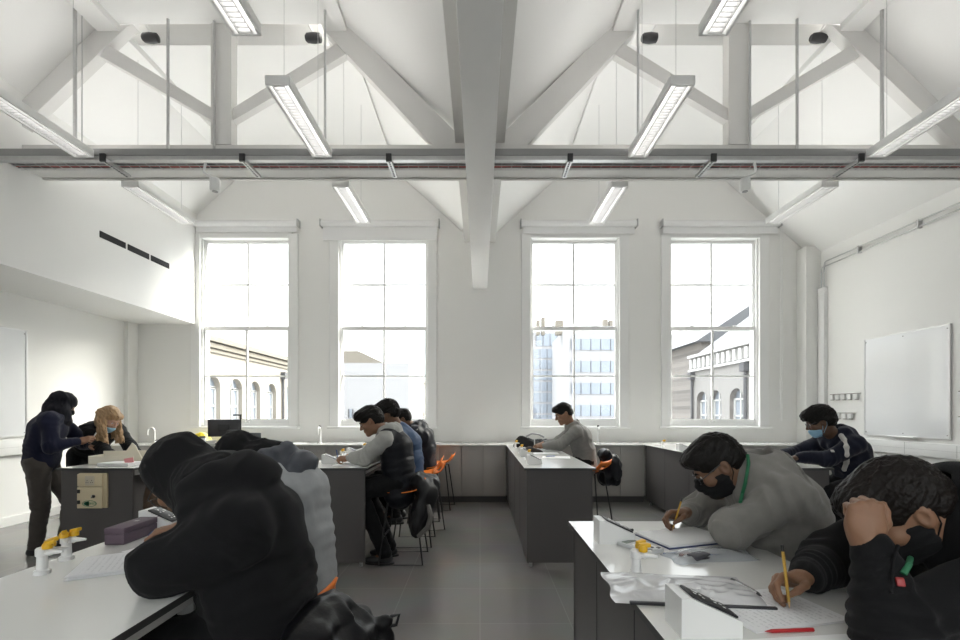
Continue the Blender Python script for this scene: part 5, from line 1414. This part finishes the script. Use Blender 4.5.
def spot(fig, garment, px, py, w, hh, name, m_, t=.003):
    q = Skin3(garment).hit(px, py, .001)
    if q is None: return
    p, n_ = q; u = nrm(np.cross(A(0, 0, 1), n_)); v = np.cross(n_, u)
    return MB().obox(p, u * w, v * hh, n_ * t, min(w, hh) * .3).build(name, m_, fig.root)
ribbon(f, tp_, [(748, 456), (749, 464), (748, 473), (746, 483), (743, 494), (741, 503)], 'lanyard', LANY, .006)
g, T, D, N = f.grip[-1]
pen('pencil', 'yellow pencil held by the boy in grey sweatshirt', 'pencil', A(g[0] + .004, g[1] + .006, .9145), g * .0 + P(682, 498, 1.885), .0037, PENCIL, WOODT, PENBLK)

# ---- 2. boy with his head in his hand (right edge)
f = Figure('boy in black hoodie resting his head on his fist at the right edge', (1.42, 1.08, .72), (1.125, 1.11, 1.135), (-1, -.05, 0),
           P(903, 511, 1.11), (-.72, .27, -.64), (-.58, .20, .79), SK_TAN, .92, .175, .004, .06, width=1.1)
f.sit(.36, -.04, .34, .20)
f.arm(1, (.862, .945, .945), (.838, .985, 1.122), (.10, .10, 1), (-.35, -1, .0), 'fist', .86)
f.arm(-1, (1.02, 1.33, .965), (.862, 1.205, .945), (-1, -.1, .02), (.0, .55, .85), 'pencil', .86)
f.body().eyes().brows(HAIRB)
def hx(S, H):
    S.ell(H.w(.0, .070, .072), A(.062, .036, .040), H.R, .03); S.ell(H.w(.02, .085, .045), A(.045, .022, .045), H.R, .025)
f.hair(HAIRC, .018, .008, .015, .0045, 80, .0032, -.075, extra=hx)
f.mask(MASKB, -.112, -.004, .006, -.006)
def ex(S): f.hood_down(S, .054, .015, -.055, .06)
tp_ = f.top('hoodie', CL_BLACK, .032, .016, .008, (.014, 8.0), -.04, .03, extra=ex, rings_=.009, h=.0048)
f.trousers(CL_TROUS); f.shoes()
ribbon(f, tp_, [(916, 548), (911, 556), (906, 565), (902, 574)], 'lanyard', LANY, .006)
spot(f, tp_, 900, 582, .0075, .009, 'badge', mat('badge_red', (.30, .02, .02), .4))
ribbon(f, tp_, [(896, 546), (893, 560), (891, 575), (890, 592)], 'drawstring', CL_BLACK, .0035)
g, T, D, N = f.grip[-1]
pen('pencil', 'yellow and black pencil held upright by the boy resting on his fist', 'pencil', A(g[0] + .006, g[1] - .004, .9055), P(782, 545, 1.17), .0037, PENCIL, WOODT, PENBLK)

# ---- 3. student in black hood (left foreground)
f = Figure('student in black head scarf and black fleece bent over the left foreground bench', (-.70, 1.44, .73), (-.83, 1.44, 1.160), (-1, .05, 0),
           P(184, 476, 1.50), (-.62, .14, -.77), (-.77, .06, .62), SK_TAN, 1.04, .180, .005, .06, width=1.1)
f.sit(.36, -.04, .34, .20)
f.sho[1] = A(-.68, 1.27, 1.075)
f.arm(1, (-.875, 1.24, .965), (-.985, 1.49, .945), (-.5, .85, -.1), (-.1, .1, 1), 'flat')
f.arm(-1, (-.90, 1.70, .965), (-1.05, 1.62, .945), (-1, -.3, -.1), (0, 0, 1), 'pencil')
f.body(False)
def scarf(fig, m_, cape=.10, name='head_scarf', shape=None, tail=None, hh=None):
    H = fig.H; S = Sdf()
    S.ell(H.w(0, -.014, .036), A(.090, .112, .102), H.R, .03); S.ell(H.w(0, .0, -.045), A(.080, .090, .085), H.R, .03)
    S.cone(H.w(0, -.03, -.06), fig.nb + fig.up * .01, .085, .100, .05); S.ecap(fig.nb - fig.up * .0, fig.nb - fig.up * cape, fig.left, (.115, .10), (.15, .12), .05)
    if shape: shape(S, H)
    S.ell(H.w(0, .125, -.022), A(.055, .080, .072), H.R, .012, True)
    S.disp = total(wrinkles(.010, 13, H.d(0, .6, -1), 2.2), wrinkles(.004, 34, H.d(0, .6, -1), 3)); S.dmax = .016
    return S.build(name, hh or fig.h * 1.1, m_, fig.root, np.minimum(H.c, fig.nb) - .36, np.maximum(H.c, fig.nb) + .36, 1)
scarf(f, CL_HIJAB, .03)
def ex(S):
    f.hood_down(S, .044, .02, -.03, .06)
f.top('fleece', CL_BLACK, .028, .026, .016, (.020, 7.0), -.08, .010, extra=ex, rings_=.010, h=.0058)
f.trousers(CL_TROUS); f.shoes()
f.glasses()

# ---- 4. student in black scarf and grey jacket, next to 3
f = Figure('student in black head scarf and pale grey jacket with dark hood', (-.79, 1.93, .74), (-.905, 1.95, 1.165), (-1, .05, 0),
           P(241, 464, 1.98), (-.78, .15, -.60), (-.60, .05, .80), SK_TAN, 1.0, .165, .0055, .05)
f.sit(.36, -.04, .34, .20)
f.arm(1, (-.93, 1.78, .975), (-1.08, 1.92, .95), (-1, .3, -.1), (0, 0, 1), 'relax')
f.arm(-1, (-.95, 2.10, .99), (-1.12, 2.02, .95), (-1, -.2, -.1), (0, 0, 1), 'pencil')
f.body(False); scarf(f, CL_HIJAB, .02)
f.top('jacket', CL_JACK, .028, .022, .012, (.016, 9), -.07, .0, rings_=.009)
f.hood_part('hood', CL_JACKH, r=.040, back=.035, drop=.015, big=.06)
f.trousers(CL_TROUS); f.shoes()

# ---- 5. boy in black vest with light sleeves
f = Figure('boy in black quilted vest with pale grey hoodie sleeves, writing', (-.78, 4.30, .73), (-.885, 4.30, 1.215), (-1, .0, 0),
           P(371, 421.5, 4.24), (-.90, -.06, -.45), (-.45, 0, .90), SK_TAN, 1.03, .175, .006, .05)
f.sit(.34, -.05, .10, .10)
f.arm(1, (-1.06, 4.15, .985), (-1.24, 4.26, .950), (-1, .1, .0), (0, -.55, .85), 'pencil')
f.arm(-1, (-1.05, 4.48, .975), (-1.21, 4.44, .945), (-1, -.2, -.1), (0, 0, 1), 'relax')
f.body().eyes().brows(HAIRB)
f.hair(HAIRB, .020, .008, .04, .008, 50)
def ex(S): f.hood_down(S, .034, .0, .0, .03)
f.top('hoodie', CL_LGREY, .010, .026, .008, (.010, 10), -.02, .012, extra=ex)
f.top('vest', CL_VEST, .034, .0, .0, (.006, 10), -.10, -.02, arms=False, puff=.004)
f.trousers(CL_TROUS, .020); f.shoes()
g, T, D, N = f.grip[1]
pen('pen', 'dark pen held by the boy in black vest', 'pen', A(g[0] - .01, g[1], .908), g + A(-.035, -.01, .115), .005, mat('pen_blue', (.05, .10, .30), .3), PENBLK)

# ---- 6. boy in blue jacket
f = Figure('boy in blue jacket sitting between the black vest and the black jacket', (-.76, 4.84, .73), (-.865, 4.85, 1.21), (-1, .0, 0),
           P(388, 414, 4.78), (-.93, -.05, -.36), (-.36, 0, .93), SK_BRN, 1.03, .17, .006, .05)
f.sit(.34, -.05, .34, .12)
f.arm(1, (-1.03, 4.70, .985), (-1.19, 4.84, .950), (-1, .1, -.1), (0, 0, 1), 'relax')
f.arm(-1, (-1.02, 5.05, .985), (-1.19, 4.98, .950), (-1, -.2, -.1), (0, 0, 1), 'pencil')
f.body().eyes().brows(HAIRB)
f.hair(HAIRB, .028, .014, .03, .012, 46)
f.top('jacket', CL_BLUE, .030, .020, .010, (.010, 10), -.08, .02)
MB().obox(f.chest + f.left * .05 - f.back * -.145 + f.up * .12, f.left * .03, f.up * .006, f.back * .006, .002).build('logo_mark', WHITES, f.root)
f.trousers(CL_TROUS); f.shoes()

# ---- 7. boy in black jacket
f = Figure('boy in black hooded jacket furthest along the left bench, half hidden', (-.76, 6.10, .73), (-.875, 6.08, 1.19), (-1, .0, 0),
           P(403, 419, 6.02), (-.93, -.05, -.40), (-.40, 0, .92), SK_BRN, 1.0, .175, .0065, .06, width=1.08)
f.sit(.34, -.05, .34, .12)
f.arm(1, (-1.03, 5.93, .985), (-1.19, 6.06, .950), (-1, .1, -.1), (0, 0, 1), 'relax')
f.arm(-1, (-1.02, 6.30, .985), (-1.19, 6.22, .950), (-1, -.2, -.1), (0, 0, 1), 'relax')
f.body().eyes(); f.hair(HAIRB, .016, .008, .02, .007, 50)
def ex(S): f.hood_down(S, .048, .02, .0, .055)
f.top('jacket', cloth('black_navy_nylon', (.012, .013, .019), .5, .0, .25, 60), .040, .030, .012, (.014, 9), -.06, .012, extra=ex)
f.trousers(CL_TROUS); f.shoes()

# ---- 8. boy in light grey jumper
f = Figure('boy in light grey jumper writing at the middle bench', (1.36, 5.86, .74), (1.175, 5.84, 1.215), (-1, .0, 0),
           P(563.5, 414, 5.80), (-.93, -.10, -.40), (-.40, 0, .92), SK_TAN, 1.06, .175, .0065, .05)
f.sit(.36, -.05, .34, .15)
f.arm(1, (1.00, 5.68, .985), (.80, 5.78, .950), (-1, .05, .0), (0, -.55, .85), 'pencil')
f.arm(-1, (1.02, 6.04, .985), (.84, 5.96, .950), (-1, -.2, -.1), (0, 0, 1), 'relax')
f.body().eyes().brows(HAIRB); f.hair(HAIRB, .014, .004, .02, .005, 60)
def ex(S): f.hood_down(S, .018, -.03, .0, .01)
f.top('jumper', CL_JERSEY, .026, .018, .008, (.012, 10), -.04, .012, extra=ex)
f.trousers(CL_TROUS); f.shoes()
g, T, D, N = f.grip[1]
pen('pen', 'white pen held by the boy in light grey jumper', 'pen', A(g[0], g[1], .908), g + A(.0, -.0, .13), .006, WHITEP, PENBLK)

# ---- 9. boy in navy hoodie with stripe
f = Figure('boy in navy hoodie with white sleeve stripe and blue mask under his chin', (3.50, 4.22, .73), (3.275, 4.19, 1.165), (-1, -.04, 0),
           P(820, 422, 4.14), (-.80, .40, -.34), (-.30, .15, .93), SK_DARK, 1.02, .185, .006, .05, width=1.08)
f.sit(.36, -.05, .34, .15)
f.arm(1, (3.10, 4.03, .985), (2.87, 4.10, .950), (-1, .05, -.1), (0, 0, 1), 'relax')
f.arm(-1, (3.08, 4.42, .985), (2.86, 4.36, .950), (-1, -.2, -.1), (0, 0, 1), 'relax')
f.body().eyes().brows(HAIRB)
f.hair(HAIRB, .030, .014, .035, .010, 70)
f.mask(MASKL, -.125, -.055, .007, .02, nose=False); f.glasses(mat('glasses_silver', (.35, .35, .37), .25, metal=.7))
def ex(S): f.hood_down(S, .044, .02, .0, .055)
tp_ = f.top('hoodie', CL_NAVYD, .028, .026, .010, (.012, 9), -.05, .012, extra=ex)
sk = Skin3(tp_); h_ = [sk.hit(px, py, -.010) for px, py in ((841, 435), (844.5, 440), (846.5, 447), (847, 455), (846, 463), (844, 470))]; h_ = [q[0] for q in h_ if q is not None]
S_ = Sdf(); S_.chain(h_, [.021] * len(h_), .012); S_.build('sleeve_stripe', .0045, WHITES, f.root, np.min(h_, 0) - .05, np.max(h_, 0) + .05, 1)
spot(f, tp_, 832.5, 451, .013, .016, 'logo_mark', WHITES)
f.trousers(CL_TROUS); f.shoes()

# ---- 10. woman in navy fleece, standing
f = Figure('woman in dark head scarf and navy fleece standing beside the bench with cream panel', (-4.36, 4.50, .90), (-4.245, 4.56, 1.385), (.86, .5, 0),
           P(62, 405, 4.60), (.66, .52, -.54), (.42, .33, .84), SK_TAN, 1.0, .165, .006, .03)
f.leg(-1, (-4.32, 4.46, .48), (-4.36, 4.45, .085)); f.leg(1, (-4.20, 4.66, .48), (-4.28, 4.67, .085))
f.arm(-1, (-4.14, 4.38, 1.065), (-4.00, 4.52, 1.105), (.8, .45, .3), (.4, -.7, .5), 'pencil')
f.arm(1, (-4.24, 4.83, 1.07), (-4.06, 4.74, 1.04), (1, -.2, 0), (0, .2, 1), 'relax')
f.body(False)
scarf(f, cloth('dark_navy_scarf', (.008, .008, .013), .85, .04), .05)
f.mask(MASKB, loops=False)
f.top('fleece', CL_NAVY, .022, .016, .010, (.014, 9), .02, .012)
f.trousers(CL_BRTR, .014); f.shoes()
g, T, D, N = f.grip[-1]
pen('pen', 'white pen in the hand of the woman in navy fleece', 'pen', g - A(.02, .0, .03), g + A(.035, 0, .06), .005, WHITEP, PENBLK)

# ---- 11. fair haired woman leaning over the bench
f = Figure('fair haired woman in black top with blue mask under her chin, leaning over papers', (-4.52, 5.22, .92), (-4.16, 5.03, 1.235), (.92, -.38, 0),
           P(109, 419, 4.86), (.80, -.08, -.60), (.55, -.02, .83), SK_FAIR, 1.0, .155, .006, .03, width=.9)
f.leg(-1, (-4.55, 5.10, .48), (-4.60, 5.08, .085)); f.leg(1, (-4.42, 5.30, .48), (-4.50, 5.34, .085))
f.arm(-1, (-3.95, 4.74, 1.01), (-3.72, 4.62, .945), (1, -.15, -.12), (.05, 0, 1), 'flat')
f.arm(1, (-3.90, 5.05, 1.02), (-3.70, 4.92, .945), (1, -.1, -.1), (.05, 0, 1), 'flat')
f.body().eyes().brows(BLOND)
f.mask(MASKL, -.128, -.058, .007, .012, nose=False)
def hx(S, H):
    rr = random.Random(4)
    for t in (-1, 1):
        for j in range(13):
            y_ = .038 - .011 * j; a0 = H.w(t * .012, y_ * .7, .121 - .02 * abs(y_ + .02) / .1); a = H.w(t * (.062 + .001 * j), y_, .082 - .003 * j); b = H.w(t * (.084 + rr.uniform(-.004, .008)), y_ * .9, .02)
            L_ = rr.uniform(.24, .33); c = b + A(.01 + rr.uniform(-.012, .012), rr.uniform(-.012, .012), -L_ * .5) + H.d(t * rr.uniform(.0, .018), .010, 0); e = c + A(rr.uniform(-.02, .03), rr.uniform(-.02, .02), -L_ * .5)
            S.chain([a0, a, b, (b + c) / 2 + H.d(t * rr.uniform(-.008, .012), 0, 0), c, (c + e) / 2 + H.d(t * rr.uniform(-.014, .014), 0, 0), e], [.009, .012, .013, .0125, .0115, .010, .005], .006)
    S.ell(H.w(0, -.06, -.03), A(.070, .05, .11), H.R, .03)
f.hair(BLOND, .014, .006, .008, .007, 40, .0045, extra=hx, back_z=-.60, sidecut=False)
f.top('black_top', CL_BLACK, .024, .016, .006, (.008, 11), -.02, -.015)
f.trousers(CL_TROUS); f.shoes()

# ------------------------------------------------------------------ coats over the stools
def drape(name, label, cat, m_, c, r_, lo, hi, fold=(.022, 9), h=.007, extra=None, puff=0, cuts=()):
    S = Sdf()
    for (cc, rr) in zip(c, r_): S.ell(cc, rr, None, .05)
    if extra: extra(S)
    fs = [wrinkles(fold[0], fold[1], A(.2, .1, 1), 2.0)]
    if puff: fs.append(lambda p: -puff * np.abs(np.sin(p[:, 2] * PI / .07 + 1.5 * vnoise(p * 6))))
    S.disp = total(*fs); S.dmax = fold[0] * 1.4 + puff
    for pt, n_ in cuts: S.plane_cut(pt, n_)
    root = thing(name, label, cat, c[0] * A(1, 1, 0) + A(0, 0, lo[2]))
    S.build('cloth', m_, root, lo, hi, 1) if False else S.build('shell', h, m_, root, lo, hi, 1)
    return root
PUFF = cloth('black_puffer_nylon', (.007, .007, .008), .38, .0, .25, 60)
r = drape('puffer_coat', 'black puffer coat hung over the stool of the student in black scarf', 'coat', PUFF,
          [A(-.51, 1.42, .715), A(-.42, 1.47, .60), A(-.44, 1.45, .46), A(-.37, 1.50, .55)], [A(.085, .19, .075), A(.07, .19, .13), A(.08, .18, .15), A(.07, .13, .12)], A(-.75, 1.0, .2), A(-.1, 1.9, 1.0), (.024, 10), .006,
          extra=lambda S: S.chain([A(-.37, 1.52, .655), A(-.34, 1.53, .66), A(-.315, 1.54, .685)], [.03, .022, .014], .02), puff=.010)
MB().tube([A(-.325, 1.54, .68), A(-.30, 1.545, .705), A(-.275, 1.545, .71), A(-.285, 1.545, .675), A(-.32, 1.54, .67)], .006, 8, closed=True).build('toggle', PUFF, r)
FUR = mat('grey_fur', (.16, .15, .14), .9, var=.3, vscale=80, bump=1.0, bscale=150)
r = drape('draped_coat', 'dark coat with fur edge hung on the stool of the boy in black vest', 'coat', cloth('charcoal_nylon', (.016, .016, .018), .42, .0, .25, 60),
          [A(-.56, 4.32, .74), A(-.49, 4.27, .64), A(-.53, 4.24, .50), A(-.58, 4.20, .38), A(-.47, 4.40, .70)], [A(.10, .20, .08), A(.085, .18, .11), A(.08, .20, .14), A(.07, .17, .12), A(.07, .10, .09)], A(-.85, 3.8, .15), A(-.2, 4.55, 1.0), (.030, 9), .007)
MB().tube([A(-.47, 4.10, .56), A(-.44, 4.08, .46), A(-.47, 4.08, .36), A(-.56, 4.07, .28)], [.018, .026, .026, .018], 10).build('fur_edge', FUR, r)
drape('black_coat', 'black coat hung on the stool of the boy in light grey jumper', 'coat', CL_VEST, [A(1.73, 6.0, .70), A(1.68, 6.02, .54), A(1.64, 6.0, .84), A(1.80, 5.98, .58)], [A(.12, .13, .15), A(.11, .14, .12), A(.07, .11, .07), A(.06, .10, .14)], A(1.3, 5.5, .2), A(2.1, 6.4, 1.1), (.026, 11), .007)
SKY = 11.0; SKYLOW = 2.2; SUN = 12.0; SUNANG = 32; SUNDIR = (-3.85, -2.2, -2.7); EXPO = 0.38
# ------------------------------------------------------------------ light and camera
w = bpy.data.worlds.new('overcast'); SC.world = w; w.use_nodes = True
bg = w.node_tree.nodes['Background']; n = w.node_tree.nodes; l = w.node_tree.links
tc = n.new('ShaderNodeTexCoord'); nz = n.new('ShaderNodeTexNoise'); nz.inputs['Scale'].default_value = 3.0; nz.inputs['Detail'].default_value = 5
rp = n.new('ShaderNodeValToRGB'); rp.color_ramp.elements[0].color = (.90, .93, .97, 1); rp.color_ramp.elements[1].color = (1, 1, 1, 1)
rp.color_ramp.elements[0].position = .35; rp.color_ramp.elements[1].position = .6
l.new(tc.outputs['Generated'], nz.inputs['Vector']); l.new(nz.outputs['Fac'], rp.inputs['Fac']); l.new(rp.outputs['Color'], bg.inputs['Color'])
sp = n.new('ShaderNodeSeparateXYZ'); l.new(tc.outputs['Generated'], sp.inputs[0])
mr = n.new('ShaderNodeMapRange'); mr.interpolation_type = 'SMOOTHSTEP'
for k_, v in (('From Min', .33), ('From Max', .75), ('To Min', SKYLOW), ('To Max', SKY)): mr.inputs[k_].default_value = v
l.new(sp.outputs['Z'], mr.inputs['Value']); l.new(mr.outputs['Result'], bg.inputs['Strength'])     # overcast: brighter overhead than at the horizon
for xc, _ in WIN:
    li = bpy.data.lights.new('window_portal', 'AREA'); li.shape = 'RECTANGLE'; li.size = 2 * WHW; li.size_y = WZ1 - WZ0; li.cycles.is_portal = True
    o = bpy.data.objects.new('window_portal', li); C.objects.link(o); o.location = (xc, YB + .3, (WZ0 + WZ1) / 2); o.rotation_euler = (-PI / 2, 0, 0)
for xc, hw in REAR_FILL:  # portals of the added fill openings behind the camera
    li = bpy.data.lights.new('window_portal', 'AREA'); li.shape = 'RECTANGLE'; li.size = 2 * hw; li.size_y = 3.1; li.cycles.is_portal = True
    o = bpy.data.objects.new('window_portal', li); C.objects.link(o); o.location = (xc, YF - .19, 2.75); o.rotation_euler = (PI / 2, 0, 0)
if SUN > 0:
    li = bpy.data.lights.new('sun', 'SUN'); li.energy = SUN; li.angle = rad(SUNANG); li.color = (1, .95, .86)
    o = bpy.data.objects.new('sun', li); C.objects.link(o); o.location = (8, 14, 10)
    o.rotation_euler = Vector(SUNDIR).to_track_quat('-Z', 'Y').to_euler()
cam = bpy.data.cameras.new('camera'); cam.lens = 17; cam.sensor_width = 36; cam.shift_y = 92 / 960; cam.clip_start = .05; cam.clip_end = 500
co = bpy.data.objects.new('camera', cam); C.objects.link(co); co.location = (0, 0, EYE); co.rotation_euler = (PI / 2, 0, 0)
SC.camera = co
vs = SC.view_settings; vs.view_transform = 'Standard'; vs.look = 'None'; vs.gamma = 1; vs.use_curve_mapping = False; vs.exposure = EXPO
SC.display_settings.display_device = 'sRGB'
SC.cycles.use_denoising = True
SC.cycles.max_bounces = 10; SC.cycles.diffuse_bounces = 6; SC.cycles.transparent_max_bounces = 16
